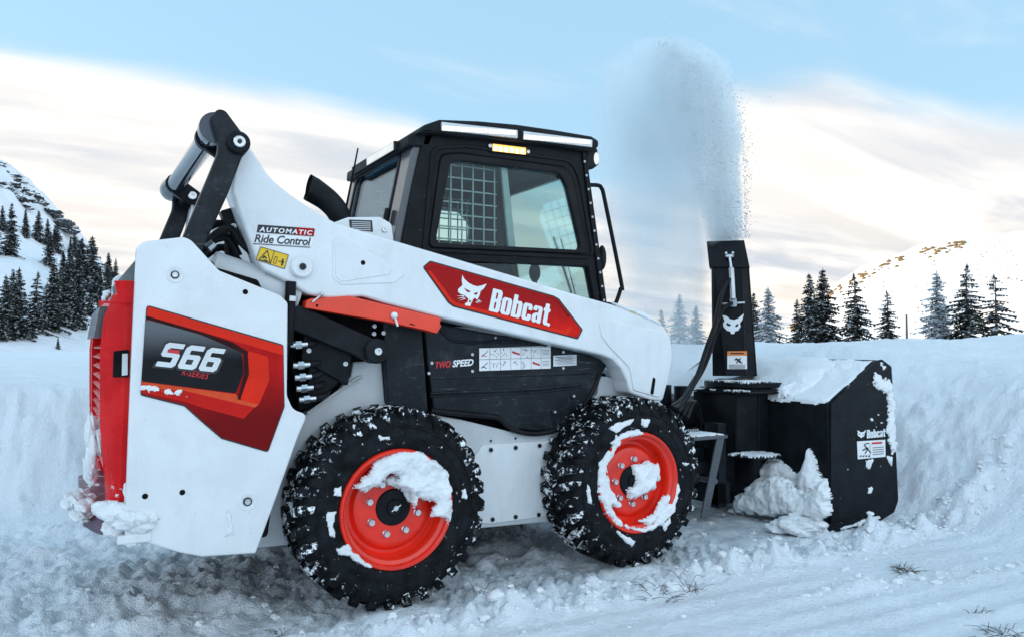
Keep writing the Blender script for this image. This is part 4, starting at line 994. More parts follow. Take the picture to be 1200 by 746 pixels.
wv = rnd(XZ([(505, 172), (545, 169.5), (672, 187), (682, 210), (697, 300), (494, 296)], YCB), [.06, .06, .10, .2, .03, .03]); wv2 = rnd(XZ([(509, 176), (545, 173.5), (669, 190.5), (678, 212), (693, 299), (498, 294)], YCB), [.06, .06, .10, .2, .03, .03])
build('window_seal', g_prism(wv, YCB - .007, YCB + .003, .0035, [wv2]), 'cab_paint', cab)
build('rail', cat(g_prism(XZ([(497, 291), (688, 300.5), (689, 304), (498, 295.5)], YCB), YCB - .009, YCB + .004, .003), g_prism(XZ([(499, 300.5), (690, 308), (691, 312), (500, 305)], YCB), YCB - .006, YCB + .004, .003)), 'cab_paint', cab)
build('window_glass', g_prism(win1b, YCB + .015, YCB + .02, .001), 'glass', cab)
build('window_glass', g_prism(win2, YCB + .02, YCB + .025, .001), 'glass', cab)
build('window_glass', mirror(g_prism(farwin, YCB + .015, YCB + .02, .001)), 'glass', CB2)
build('window_glass', mirror(g_prism(win2, YCB + .02, YCB + .025, .001)), 'glass', CB2)
build('slider_frame', g_prism(rnd(XZ([(590, 195), (597, 196), (607, 291.5), (599, 291)], YCB), .004), YCB + .022, YCB + .04, .002), 'grid_steel', cab)
# steel guard grid inside the rear part of each window
pb = np.array(win1b); xa, xb, za, zb = pb[:, 0].min(), pb[:, 0].max(), pb[:, 1].min(), pb[:, 1].max()
def guard(x0, x1, y):
    gs2 = []
    x = x0
    while x < x1: gs2.append(g_box(x, x + .007, y, y + .006, za - .01, zb + .0, .001)); x += .062
    z = za + .03
    while z < zb: gs2.append(g_box(x0 - .02, x1, y + .007, y + .013, z, z + .007, .001)); z += .062
    return cat(*gs2)
build('guard_grid', guard(xa + .04, xa + .37, YCB + .06), 'grid_steel', cab)
build('guard_grid', guard(xa + .04, xa + .62, YCF - .07), 'grid_steel', CB2)
# bolts round the window
for px, py in ((586, 175.5), (640, 183), (650, 200), (669, 217), (677, 250), (686, 288), (604, 197), (520, 172), (497, 230), (492, 270), (690, 240), (696, 280)): build('bolt', g_bolt(Z(px, py, YCB), .0055, YCB - (.006 if px in (604, 650) else .0), .004), 'bolt_dark', cab)
# front pillar ladder of bolts
build('pillar_strip', g_prism(rnd(XZ([(681, 178), (685.5, 178), (712, 370), (706, 370)], YCB), .003), YCB - .012, YCB + .004, .003), 'cab_paint', cab)
for k in range(11): build('bolt', g_bolt(Z(683.5 + 25 * k / 11, 190 + 178 * k / 11, YCB), .0065, YCB - .011, .005), 'bolt_light', cab)
# rear wall of the cab with its window
rt = PY(496, 157, YCB); rb = PY(468, 296, YCB); up = rt - rb; hgt_ = np.linalg.norm(up)
xr0 = rb + np.array([-.01, .0, 0])
wd_ = YCF - YCB
rw_out = rnd([(.015, -.15), (wd_ - .015, -.15), (wd_ - .015, hgt_ - .02), (.015, hgt_ - .02)], .05)
rw_in = rnd([(.17, .03), (wd_ - .13, .03), (wd_ - .13, hgt_ - .075), (.17, hgt_ - .075)], .05)
cr_ = build('cab_rear', g_plate(xr0, (0, 1, 0), up, rw_out, .05, .008, [rw_in]), 'pillar_paint', LD)
build('rear_seal', g_plate(xr0 - np.array([.026, 0, 0]), (0, 1, 0), up, rnd([(.145, .005), (wd_ - .105, .005), (wd_ - .105, hgt_ - .05), (.145, hgt_ - .05)], .06), .012, .005, [rw_in]), 'seal_rubber', cr_)
build('window_glass', g_plate(xr0 - np.array([.01, 0, 0]), (0, 1, 0), up, rw_in, .006, .001), 'rear_glass', cr_)
build('hinge', cat(*[g_tube([xr0 + np.array([-.045, .13, 0]) + up / hgt_ * a, xr0 + np.array([-.045, .13, 0]) + up / hgt_ * (a + .07)], .014, 10) for a in (.05, .16)]), 'black_plastic', cr_)
# front wall: pillars, header, windscreen
ft_ = PY(684, 180, YCB); fb_ = PY(711, 372, YCB); upf = ft_ - fb_; hf_ = np.linalg.norm(upf)
fo = rnd([(.02, 0), (wd_ - .02, 0), (wd_ - .02, hf_), (.02, hf_)], .02); fi = rnd([(.075, .06), (wd_ - .075, .06), (wd_ - .075, hf_ - .10), (.075, hf_ - .10)], .06)
cf_ = build('cab_front', g_plate(fb_ + np.array([-.02, 0, 0]), (0, 1, 0), upf, fo, .05, .006, [fi]), 'cab_paint', LD)
build('windscreen', g_plate(fb_ + np.array([-.02, 0, 0]), (0, 1, 0), upf, fi, .006, .001), 'glass', cf_)
build('wiper', cat(g_tube([fb_ + np.array([.02, .35, .12]), fb_ + np.array([-.02, .5, .5])], .007, 8), g_tube([fb_ + np.array([.015, .3, .1]), fb_ + np.array([-.02, .42, .48])], .004, 8)), 'black_plastic', cf_)
# roof with rounded rim
rf = [(489, 156), (498, 146), (516, 139.8), (560, 141.5), (605, 145.5), (650, 152), (694, 159.5), (702.5, 165), (702, 172.5), (690, 177), (640, 169), (560, 161), (512, 156.5)]
ro = rnd(XZ(rf, YCB - .045), .02)
xs_ = np.array(ro); 
ROOF = build('roof', g_prism(ro, YCB - .045, YCF + .045, .014), 'black_plastic', LD)
# rear overhang of the roof carrying the back light
rr0 = PY(490, 152, YCB)
build('roof_rim', g_prism(rnd([(rr0[0] - .05, rr0[2] - .085), (rr0[0] + .06, rr0[2] - .075), (rr0[0] + .1, rr0[2] + .012), (rr0[0] + .03, rr0[2] + .005), (rr0[0] - .045, rr0[2] - .03)], .015), YCB - .0, YCF + .0, .01), 'black_plastic', ROOF)
lb = build('light_bar', g_box(rr0[0] - .066, rr0[0] - .046, .50, 1.16, rr0[2] - .078, rr0[2] - .032, .004), 'black_plastic', ROOF)
build('lens', g_box(rr0[0] - .070, rr0[0] - .064, .52, .90, rr0[2] - .074, rr0[2] - .036, .002), 'lamp_white', lb)
YR = YCB - .045
for q in ([(516.5, 143.5), (605.5, 153.2), (605.5, 162.8), (516.5, 153.6)], [(612.5, 154.2), (693, 164.6), (692.6, 173.4), (612.5, 163.6)]):
    lb = build('light_bar', g_prism(rnd(XZ(q, YR), .004), YR - .012, YR + .006, .003), 'bolt_light', ROOF)
    qq = np.array(q, float); cq = qq.mean(0); qi = [tuple(cq + (p - cq) * [.975, .62]) for p in qq]
    ls = build('lens', g_prism(rnd(XZ(qi, YR - .012), .003), YR - .017, YR - .011, .002), 'lamp_white', lb)
    n_ = 16; gs2 = []
    for k in range(n_):
        u = (k + .5) / n_; p = (qi[0][0] * (1 - u) + qi[1][0] * u, (qi[0][1] + qi[3][1]) / 2 * (1 - u) + (qi[1][1] + qi[2][1]) / 2 * u)
        gs2.append(g_disc(Z(*p, YR - .017), .008, YR - .0185, YR - .016, 12, .001))
    build('light_diode', cat(*gs2), 'lamp_core', ls)
# amber strobe above the window
sb = build('strobe_light', g_prism(rnd(XZ([(573, 167.5), (620, 173), (620, 183.5), (573, 178.5)], YCB), .012), YCB - .012, YCB + .004, .004), 'black_plastic', cab)
build('lens', g_prism(rnd(XZ([(577, 168.8), (616, 173.6), (616, 181.6), (577, 177.2)], YCB - .012), .004), YCB - .018, YCB - .010, .003), 'lamp_amber', sb)
for k in range(6): build('light_diode', g_prism(rnd(XZ([(578.8 + 6.3 * k, 171.2 + .78 * k), (582.2 + 6.3 * k, 171.6 + .78 * k), (582.2 + 6.3 * k, 176.8 + .78 * k), (578.8 + 6.3 * k, 176.4 + .78 * k)], YCB - .018), .003), YCB - .0205, YCB - .016, .001), 'lamp_core', sb)
for px, py in ((574.3, 171), (619, 178)): build('bolt', g_bolt(Z(px, py, YCB - .012), .009, YCB - .012, .004), 'decal_white', sb)
build('roof_bracket', g_prism(rnd(XZ([(545, 155), (552, 162), (690, 178), (692, 175), (560, 157)], YCB - .01), .004), YCB - .014, YCB + .002, .003), 'cab_paint', cab)
# front corner lamp
p = PY(693, 187, YCB + .02)
fl = build('corner_lamp', cat(g_prism(rnd([(p[0] - .05, p[2] + .05), (p[0] + .02, p[2] + .06), (p[0] + .03, p[2] - .03), (p[0] - .01, p[2] - .06), (p[0] - .05, p[2] - .05)], .015), YCB - .01, YCB + .05, .006)), 'black_plastic', LD)
build('lens', cat(g_ico((p[0] + .012, YCB - .004, p[2]), .032, 3, 0, 0, (.6, .4, 1.2))), 'lamp_white', fl)
# grab handle and mirror at the front corner
YH = YCB + .03
build('grab_handle', g_tube(on([(686, 217), (700, 217.3), (705, 221), (709, 236), (728, 331), (727.5, 338), (722, 354), (718, 357), (712, 356)], YH), .0115, 12, 5), 'black_paint', LD)
build('mirror', g_ico(PY(705.5, 302, YH), .055, 3, 0, 0, (.4, .5, 1.25)), 'black_plastic', LD)
# inside the cab
build('cab_floor', g_box(.12, 1.3, YCB + .06, YCF - .06, .95, 1.0, .005), 'deep_black', LD)
build('cab_headliner', g_box(.30, 1.16, YCB + .06, YCF - .06, 2.07, 2.12, .01), 'seat_fabric', LD)
seat = build('seat', g_prism(rnd([(.40, 1.28), (.86, 1.33), (.88, 1.42), (.62, 1.42)], .04), .60, 1.08, .03), 'seat_fabric', LD)
build('seat_back', g_plate((.42, .84, 1.40), (0, 1, 0), (-.16, 0, 1), rnd([(-.22, 0), (.22, 0), (.20, .42), (.12, .56), (-.12, .56), (-.20, .42)], .06), .10, .03), 'seat_fabric', seat)
for y in (.58, 1.10):
    j = build('joystick', cat(g_tube([(1.0, y, 1.25), (1.02, y, 1.46)], .016, 10, 0), g_ico((1.02, y, 1.50), .04, 3, 0, 0, (.8, .8, 1.3))), 'black_plastic', LD)
build2('arm_rest', (g_box(.55, 1.02, .50, .58, 1.36, 1.42, .02)), 'seat_fabric', LD)
build2('side_console', (g_box(.35, .75, YCB + .06, YCB + .12, 1.35, 1.62, .02)), 'black_plastic', LD)
# white service box, exhaust, antenna behind the cab
bx = build('service_box', g_prism(rnd(XZ([(388, 262), (408, 254.5), (446, 254), (459, 262), (462, 282), (440, 300), (392, 285)], .34), .02), .34, .46, .008), 'white_paint', LD)
build('label', g_poly(XZ([(409, 257.5), (436, 258.5), (437, 272), (410, 269)], .34), .339, .001), 'ink', bx)
build('print', cat(*[g_poly(XZ([(412, 259.5 + 2.2 * k), (434, 260.5 + 2.2 * k), (434, 261.3 + 2.2 * k), (412, 260.3 + 2.2 * k)], .34), .337, .0006) for k in range(5)]), 'decal_silver', bx)
build('bolt', g_bolt(Z(450, 269.5, .34), .012, .34, .010), 'steel', bx)
build('engine_hood', g_prism(rnd([(-.47, 1.3), (-.45, 1.50), (-.1, 1.58), (.15, 1.62), (.2, 1.2), (-.3, 1.2)], .03), .40, 1.28, .02), 'black_plastic', LD)
YX = .52
ex = on([(404, 275), (401, 260), (394, 246), (384, 235), (373, 227), (362, 220)], YX)
ep = smooth_path(ex, 5); rx = np.interp(np.linspace(0, 1, len(ep)), [0, .3, .7, .92, 1], [.046, .052, .056, .060, .058])
V, F = g_tube(ep, rx, 24, 0, False)
k = len(ep) - 1          # mouth cut at a slant
dirv = ep[-1] - ep[-3]; dirv = dirv / np.linalg.norm(dirv)
top = V[k * 24:].copy(); cen = top.mean(0); nn_ = np.array([-1.0, 0, .12]); nn_ /= np.linalg.norm(nn_)
for i in range(24): V[k * 24 + i] = top[i] + dirv * (((cen - top[i]) @ nn_) / (dirv @ nn_))
epipe = build('exhaust_pipe', (V, F), 'black_plastic', LD, 180)
build('exhaust_bore', (cen + (V[k * 24:] - cen) * .86 - dirv * .012, [tuple(range(24))]), 'deep_black', epipe)
build('antenna', g_tube(on([(403, 256), (411, 217), (419.5, 174)], .5), [.006, .005, .0038], 8), 'deep_black', LD)

# ---- wheels
TR = .42
def tyre_geo():
    prof = [(.247, .030), (.252, .012), (.262, .006), (.29, .004), (.325, .003), (.35, .008), (.372, .016), (.388, .03), (.394, .06), (.397, .15), (.394, .24), (.388, .27), (.372, .284), (.35, .292), (.325, .297), (.29, .296), (.262, .294), (.252, .288), (.247, .270)]
    base = g_lathe(prof, (0, 0, 0), 96)
    ring = g_lathe([(.298, .0045), (.300, .0012), (.304, .0012), (.306, .0045)], (0, 0, 0), 96)
    ring2 = g_lathe([(.338, .006), (.340, .0015), (.345, .003), (.347, .0085)], (0, 0, 0), 96)
    return base, cat(ring, ring2)
def lugs():
    V, F = [], []; N = 32
    for side in (0, 1):
        for k in range(N):
            th0 = 2 * math.pi * (k + .5 * side) / N
            lng = k % 2
            st = [(.352, .004, -.004, .0), (.376, .010, .002, .01), (.403, .014, .012, .02), (.4195, .032, .034, .03), (.4215, .085, .085, .06), (.4225, .135 + .02 * lng, .135 + .02 * lng, .17 if lng else .13)]
            o = len(V)
            for i, (r_, y, yb, dth) in enumerate(st):
                wdt = [.080, .100, .110, .112, .098, .085][i] * (1 - .0 * i); rb_ = [.350, .368, .384, .386, .388, .390][i]; yb2 = [.012, .022, .034, .05, .085, .135 + .02 * lng][i]
                s = 1 if side == 0 else -1
                for (dt, rad, yv) in ((-wdt / 2 * .82, r_, y), (wdt / 2 * .82, r_, y), (wdt / 2, rb_, yb2), (-wdt / 2, rb_, yb2)):
                    an = th0 + (dth + dt); yv = yv if side == 0 else .30 - yv
                    V.append((rad * math.cos(an), yv, rad * math.sin(an)))
            n = len(st)
            for i in range(n - 1):
                for j in range(4):
                    a = o + i * 4 + j; b = o + i * 4 + (j + 1) % 4; c_ = b + 4; d = a + 4
                    F.append((a, d, c_, b) if side == 0 else (a, b, c_, d))
            e = o + (n - 1) * 4
            F.append((o, o + 1, o + 2, o + 3) if side == 0 else (o + 3, o + 2, o + 1, o)); F.append((e + 3, e + 2, e + 1, e) if side == 0 else (e, e + 1, e + 2, e + 3))
    return np.array(V), F
tb, tr_ = tyre_geo(); tl_ = lugs()
rim_prof = [(.249, .030), (.2505, .010), (.246, .002), (.238, .002), (.232, .008), (.228, .022), (.214, .030), (.208, .044), (.206, .080), (.196, .094), (.184, .094), (.176, .088), (.170, .074), (.160, .068), (.145, .066), (.06, .066), (.0, .066)]
def rotY(g, a, c=(0, 0, 0)):
    v = np.array(g[0]); x, z = v[:, 0].copy(), v[:, 2].copy()
    v[:, 0] = x * math.cos(a) - z * math.sin(a); v[:, 2] = x * math.sin(a) + z * math.cos(a); return v + np.array(c), g[1]
def wheel(wx, side, rot, label):
    flip = (lambda g: g) if side == 0 else (lambda g: mirror(g))
    at_ = lambda g: flip((np.array(g[0]) + np.array([wx, 0, TR]), g[1]))
    W = build('wheel', at_(rotY(g_lathe(rim_prof, (0, 0, 0), 72), rot)), 'rim_orange', LD, 30, label)
    build('tyre', at_(rotY(cat(tb, tr_), rot)), 'rubber', W, 40)
    build('tread', at_(rotY(tl_, rot)), 'tread_rubber', W, 30)
    hb = build('hub_cap', at_(rotY(cat(g_lathe([(0, .040), (.030, .040), (.034, .044), (.036, .052), (.052, .054), (.072, .056), (.076, .060), (.078, .068)], (0, 0, 0), 40)), rot)), 'black_paint', W, 30)
    build('valve', at_(rotY(cat(g_tube([(.0, .038, .0), (.0, .030, .0)], .011, 12), g_tube([(-.02, .033, -.01), (.022, .031, .01)], .003, 8)), rot)), 'steel', W)
    for k in range(8):
        a = rot + math.pi / 8 + k * math.pi / 4
        build('lug_nut', at_(rotY(cat(g_disc((.112, 0), .0165, .058, .068, 20), g_lathe([(0, .052), (.006, .052), (.0062, .046), (.0135, .046), (.0145, .05), (.0145, .066)], (.112, 0, 0), 6)), a)), 'steel', W, 25)
    return W
wr = wheel(0, 0, .1, None); wf_ = wheel(1.276, 0, .33, None); wheel(0, 1, .7, None); wheel(1.276, 1, .2, None)
# snow sticking to the wheels (outlines measured on the wheel face, Y small)
def wsnow(parent, px, Y, th, seed, **kw):
    pts = XZ(px, Y); c = np.mean(np.array(pts), 0)
    # basis (X, Z) with the normal towards -Y
    return build('stuck_snow', g_snow((c[0], Y, c[1]), (1, 0, 0), (0, 0, 1), [(a - c[0], b - c[1]) for a, b in pts], th, seed=seed, **kw), 'stuck_snow', parent, 180)
wsnow(wr, [(416, 571), (436, 546), (452, 533), (470, 527), (492, 529), (510, 537), (522, 552), (528, 572), (529, 596), (524, 616), (517, 606), (506, 604), (508, 588), (497, 584), (487, 577), (486, 594), (479, 578), (462, 566), (470, 556), (455, 557), (440, 569), (428, 574)], .016, .046, 1, res=.004, edge=.028, rag=.012)
wsnow(wr, [(449, 560), (472, 552), (490, 575), (480, 588), (470, 573), (455, 568)], .05, .03, 2, res=.004, edge=.02, rag=.01)
for k, q in enumerate([[(383, 598), (394, 600), (391, 618), (393, 630), (385, 627)], [(395, 643), (408, 637), (412, 645), (424, 653), (436, 664), (428, 664), (410, 652), (397, 650)], [(391, 571), (402, 569), (399, 580), (392, 580)], [(541, 573), (546, 572), (547, 584), (542, 582)], [(444, 511), (456, 510), (458, 515), (446, 515)], [(494, 514), (500, 517), (496, 520)], [(538, 610), (544, 608), (541, 614)], [(410, 669), (424, 672), (416, 678)]][:5]):
    wsnow(wr, q, .0022, .008, 10 + k, res=.003, edge=.012, rag=.006)
wsnow(wf_, [(699, 541), (712, 528), (720, 510), (728, 516), (714, 535), (710, 552), (716, 572), (727, 592), (714, 590), (722, 606), (735, 618), (725, 617), (708, 600), (699, 575)], .016, .030, 3, res=.004, edge=.022, rag=.012)
wsnow(wf_, [(741, 546), (757, 540), (770, 544), (772, 558), (764, 572), (748, 580), (738, 584), (734, 574), (744, 566)], .05, .036, 4, res=.004, edge=.024, rag=.01)
wsnow(wf_, [(737, 618), (752, 620), (765, 614), (775, 600), (786, 588), (793, 566), (795, 572), (789, 598), (774, 616), (755, 623)], .012, .02, 5, res=.004, edge=.014, rag=.01)
wsnow(wf_, [(716, 519), (728, 508), (745, 503), (760, 508), (744, 509), (730, 514)], .006, .016, 6, res=.004, edge=.014, rag=.008)
wsnow(wf_, [(749, 610), (766, 602), (778, 582), (784, 580), (776, 602), (760, 614)], .022, .02, 7, res=.004, edge=.014, rag=.01)
for k, q in enumerate([[(752, 490), (762, 491), (758, 500), (752, 498)], [(714, 501), (728, 494), (742, 491), (738, 498), (722, 506)], [(688, 566), (691, 568), (693, 590), (689, 588)], [(777, 614), (785, 606), (786, 612), (779, 621)], [(798, 541), (808, 542), (804, 547)], [(724, 622), (744, 634), (740, 640), (726, 628)]]):
    wsnow(wf_, q, .0022, .009, 30 + k, res=.003, edge=.012, rag=.006)
wsnow(AR, [(716, 352.5), (728, 357.5), (757, 367.5), (776, 380), (773, 381), (752, 370), (722, 358.5)], YA, .008, 50, res=.004, edge=.01, rag=.006)

# ================================================================== THE SNOW BLOWER
BX = 2.79; BYR = .07; BYL = 1.61
SBL = thing('snow_blower', (3.05, YC, 0), 'black front mounted snow blower with tall chute and snow on its hood', 'snow blower')
plate = [(974, 620.5), (974, 473), (1028, 422), (1034, 420.5), (1045, 429), (1049, 500), (1053, 586), (1048, 600), (1030, 611)]
po = rnd(XZ(plate, BYR), [.01, .01, .02, .02, .02, .3, .05, .03, .03])
EP = build('end_plate', g_prism(po, BYR, BYR + .012, .003), 'black_paint', SBL)
build('end_plate', mirror(g_prism(po, BYR, BYR + .012, .003)), 'black_paint', SBL)
zt = Z(974, 473, BYR)[1]; zp = Z(1031, 421, BYR)[1]; xp = Z(1031, 421, BYR)[0]
zb_ = .10
build('housing', cat(g_prism(rnd([(BX, zb_), (BX + .02, zb_), (BX + .02, zt - .006), (BX, zt - .004)], .003), BYR + .012, BYL - .012, .003),
                     g_prism([(BX, zt - .012), (xp - .01, zp - .014), (xp - .012, zp - .002), (BX - .002, zt)], BYR + .013, BYL - .013, .002)), 'black_paint', SBL)
# drum wall behind the auger and the auger itself, seen from the front only
gs2 = []
for k in range(14):
    a0 = -1.9 + k * .2; gs2.append((math.cos(a0), math.sin(a0)))
arc = [(3.17 - .36 * math.cos(a), .44 + .36 * math.sin(a)) for a in np.linspace(-1.25, 1.3, 16)]; arc2 = [(3.17 - .37 * math.cos(a), .44 + .37 * math.sin(a)) for a in np.linspace(-1.25, 1.3, 16)]
build('drum_wall', g_prism(arc + arc2[::-1], BYR + .02, BYL - .02, .002), 'black_paint', SBL)
V, F = [], []; N = 120
for i in range(N + 1):
    u = i / N; y = BYR + .03 + u * (BYL - BYR - .06); a = 2 * math.pi * 3.2 * abs(u - .5) * 2
    for r_ in (.06, .30): V.append((3.17 + r_ * math.cos(a), y, .44 + r_ * math.sin(a)))
for i in range(N): F.append((2 * i, 2 * i + 1, 2 * i + 3, 2 * i + 2))
v_ = np.array(V); v2 = v_ + np.array([0, .012, 0]); 
build('auger', cat((v_, F), (v2, [tuple(reversed(f)) for f in F]), g_tube([(3.17, BYR + .02, .44), (3.17, BYL - .02, .44)], .055, 20)), 'lock_orange', SBL)
# fan housing behind, mounting frame, ledge
Xa = 2.56
Yl, Ym = PX(813, 490, Xa)[1], PX(863, 490, Xa)[1]; Yr = PX(889, 490, 2.70)[1]
fh = build('fan_housing', g_zprism([(Xa, Yl), (Xa, Ym), (2.70, Yr), (BX - .003, Yr), (BX - .003, Yl)], .385, .79, .005), 'black_paint', SBL)
build('fan_edge', g_tube([(Xa - .001, Ym, .39), (Xa - .001, Ym, .785)], .006, 8), 'black_paint', fh)
build('fan_edge', g_tube([(2.70, Yr, .39), (2.70, Yr, .785)], .006, 8), 'black_paint', fh)
yb0, yb1 = PX(842, 550, 2.64)[1], PX(890, 550, 2.70)[1]
cv_ = [(2.62 + .13 * (1 - math.sin(a)), yb1 + (yb0 - yb1) * (1 - math.cos(a))) for a in np.linspace(.1, 1.5, 8)]
build('fan_base', g_zprism(cv_ + [(BX - .003, yb0), (BX - .003, yb1)], .12, .384, .004), 'black_paint', SBL)
build('gearbox', g_box(2.44, 2.62, .66, 1.12, .16, .40, .02), 'black_paint', SBL)
build('ledge', g_box(2.50, 2.76, .40, .62, .392, .404, .003), 'black_paint', SBL); build('foot_beam', g_box(2.66, BX, .22, 1.16, .055, .13, .012), 'black_paint', SBL)
build('mount_frame', cat(g_box(2.30, 2.40, .50, 1.18, .12, .26, .008), g_box(2.30, 2.37, .50, .62, .1, .62, .008), g_box(2.30, 2.37, 1.06, 1.18, .1, .62, .008), g_box(2.0, 2.42, .58, .66, .30, .38, .008), g_box(2.0, 2.42, 1.02, 1.10, .30, .38, .008), g_box(1.45, 2.35, .62, .70, .33, .45, .01), g_box(1.45, 2.35, .98, 1.06, .33, .45, .01)), 'black_paint', SBL)
build('scraper_edge', g_prism(rnd(XZ([(966, 622), (970, 614), (1022, 606), (1030, 607), (1030, 612), (990, 621)], BYR - .012), .004), BYR - .014, BYR - .001, .002), 'black_paint', EP)
wsnow(EP, [(985, 618.5), (1003, 613), (1010, 609), (1030, 604.5), (1031, 606.5), (1011, 612.5), (1006, 614.5), (986, 620)], BYR - .014, .012, 60, res=.004, edge=.008, rag=.006)
# step with serrated tread
pt_, pb_ = PY(843, 512, .36), PY(824, 606, .36)
def legp(y):
    d = pt_ - pb_; L_ = np.linalg.norm(d); return g_plate((pb_ + d / 2) * [1, 0, 1] + np.array([0, y, 0]), (1, 0, 0), d * [1, 0, 1], rnd([(-.028, -L_ / 2), (.028, -L_ / 2), (.030, L_ / 2), (-.030, L_ / 2)], .008), .012, .002)
st_ = build('step', g_box(pt_[0] - .22, pt_[0] + .05, .34, .60, pt_[2] - .006, pt_[2] + .014, .004), 'pillar_paint', SBL)
for y in (.352, .588): build('leg', legp(y), 'pillar_paint', st_)
build('brace', g_tube([(pt_[0] - .03, .36, .3), (pt_[0] - .03, .58, .3)], .016, 10), 'pillar_paint', st_)
STX = pt_[0] - .10; STZ = pt_[2] + .014
build('step_teeth', cat(*[g_box(STX - .11 + .02 * k, STX - .10 + .02 * k, .575, .595, STZ, STZ + .015, .001) for k in range(13)]), 'bolt_light', st_)
build('stuck_snow', g_snow((STX, .46, STZ), (1, 0, 0), (0, 1, 0), [(-.11, -.10), (.13, -.10), (.12, .08), (-.10, .09)], .010, .006, .03, .015, 5), 'stuck_snow', st_)

# discharge chute on its turntable
CX = BX - .10
TT = build('turntable', cat(g_tube([(CX + .14, .78, .79), (CX + .14, .78, .82)], .30, 40), g_tube([(CX + .14, .78, .83), (CX + .14, .78, .86)], .27, 40), g_tube([(CX + .14, .78, .815), (CX + .14, .78, .835)], .22, 40)), 'black_paint', SBL)
build('turntable_plate', g_box(CX - .16, CX + .2, .46, 1.06, .795, .808, .004), 'black_paint', SBL)
# the chute is turned on its ring so that it throws away from the viewer
CA = R(44); nC = np.array([math.cos(CA), math.sin(CA), 0]); eC = np.array([math.sin(CA), -math.cos(CA), 0]); pC = np.array([CX + .02, .78, 0.])
def PF(px, py, off=0.):
    d = ray(px, py); return CAM + d * (((pC + nC * off - CAM) @ nC) / (d @ nC))
def loft6(b, tt):
    n = len(b); V = np.array(list(b) + list(tt)); F = [tuple(range(n - 1, -1, -1)), tuple(range(n, 2 * n))] + [(i, (i + 1) % n, n + (i + 1) % n, n + i) for i in range(n)]
    return V, F
cb = [PF(835, 440, .05), PF(851.5, 440), PF(873, 440), PF(886.5, 440, .07)]; ct = [PF(833.5, 311, .03), PF(837, 311), PF(868.5, 311), PF(877, 311, .05)]
dpt = lambda p, k: p + nC * k
CH = build('chute', loft6(cb + [dpt(cb[3], .24), dpt(cb[0], .26)], ct + [dpt(ct[3], .22), dpt(ct[0], .24)]), 'black_paint', SBL, 10)
build('chute_edge', cat(g_tube([cb[1], ct[1]], .004, 6), g_tube([cb[2], ct[2]], .004, 6), g_tube([cb[3], ct[3]], .005, 6)), 'black_paint', CH)
cl = [PF(831, 312.5, -.01), PF(878.5, 313, -.01)]; ch_ = [PF(828, 283, .06), PF(872, 281.5, .06)]
CAPP = build('deflector', loft6([cl[0], cl[1], dpt(cl[1], .22), dpt(cl[0], .22)], [ch_[0], ch_[1], dpt(ch_[1], .20), dpt(ch_[0], .20)]), 'black_paint', CH, 10)
build('deflector_lip', g_tube([cl[0], cl[1]], .007, 8), 'black_paint', CAPP)
ac = [PF(855, 300, -.02), PF(857, 314, -.05), PF(858.5, 328, -.06), PF(859, 350, -.05), PF(859.5, 358, -.03)]
build('deflector_cylinder', cat(g_tube([ac[1], ac[3]], .018, 14), g_tube([ac[0], ac[1]], .009, 10), g_tube([ac[3], ac[4]], .024, 12), g_tube([ac[0] - eC * .025, ac[0] + eC * .025], .012, 10), g_tube([ac[0] - eC * .022 - nC * .02 + [0, 0, .02], ac[0] - eC * .022 + nC * .03], .008, 8), g_tube([ac[0] + eC * .022 - nC * .02 + [0, 0, .02], ac[0] + eC * .022 + nC * .03], .008, 8)), 'bolt_light', CH)
build('hinge_rod', g_tube([PF(846, 356, -.015), PF(873, 354.5, -.015)], .007, 8), 'bolt_light', CH)
def fpoly(px, off, th=.0014, holes=()):
    """flat decal on the chute's own face"""
    o_ = PF(860, 380, off); l2 = lambda q: ((PF(q[0], q[1], off) - o_) @ eC, (PF(q[0], q[1], off) - o_)[2])
    v, f = g_flat([l2(q) for q in px], th, .0002, [[l2(q) for q in h] for h in holes])
    return o_ + v[:, :1] * eC + v[:, 1:2] * np.array([0, 0, 1.]) - v[:, 2:] * nC, f
CATF = [(-14, -10), (-9, -9), (-4, -5), (1, -4), (6, -6), (13, -12), (11, -4), (8, 0), (9, 4), (6, 9), (2, 10), (1, 13), (-3, 13), (-4, 10), (-8, 9), (-12, 5), (-13, 1), (-11, -3)]
CATE = [[(-8, -1), (-3, 2), (-5, 4), (-9, 2)], [(2, 3), (6, 0), (6, 3), (3, 5)]]
fz_ = lambda P_, ox, oy, k: [(ox + a * k, oy + b * k) for a, b in P_]
build('cat_emblem', fpoly(fz_(CATF, 859.5, 378.5, .95), -.003, .0014, [fz_(e, 859.5, 378.5, .95) for e in CATE]), 'decal_white', CH)
WL = build('warning_label', fpoly([(852.3, 411), (875.4, 411), (875.4, 431.8), (852.3, 431.8)], -.004), 'decal_white', CH)
build('label_band', fpoly([(852.3, 411), (875.4, 411), (875.4, 416.2), (852.3, 416.2)], -.006), 'decal_orange', WL)
def fbar(a, b, w): 
    pa, pb_ = PF(*a, -.0075), PF(*b, -.0075); d = (pb_ - pa) / np.linalg.norm(pb_ - pa); nn = np.cross(d, nC) * w
    return np.array([pa - nn, pb_ - nn, pb_ + nn, pa + nn]), [(0, 1, 2, 3)]
build('print', cat(fbar((856, 413.6), (872, 413.6), .005), fbar((862, 419.5), (868, 423.5), .006), fbar((868, 419), (863, 425), .004), fbar((861, 421), (866, 420.5), .004), fbar((866, 423.5), (870, 425), .004), *[fbar((854, 427 + 1.3 * k), (873.5, 427 + 1.3 * k), .0014) for k in range(4)]), 'ink', WL)
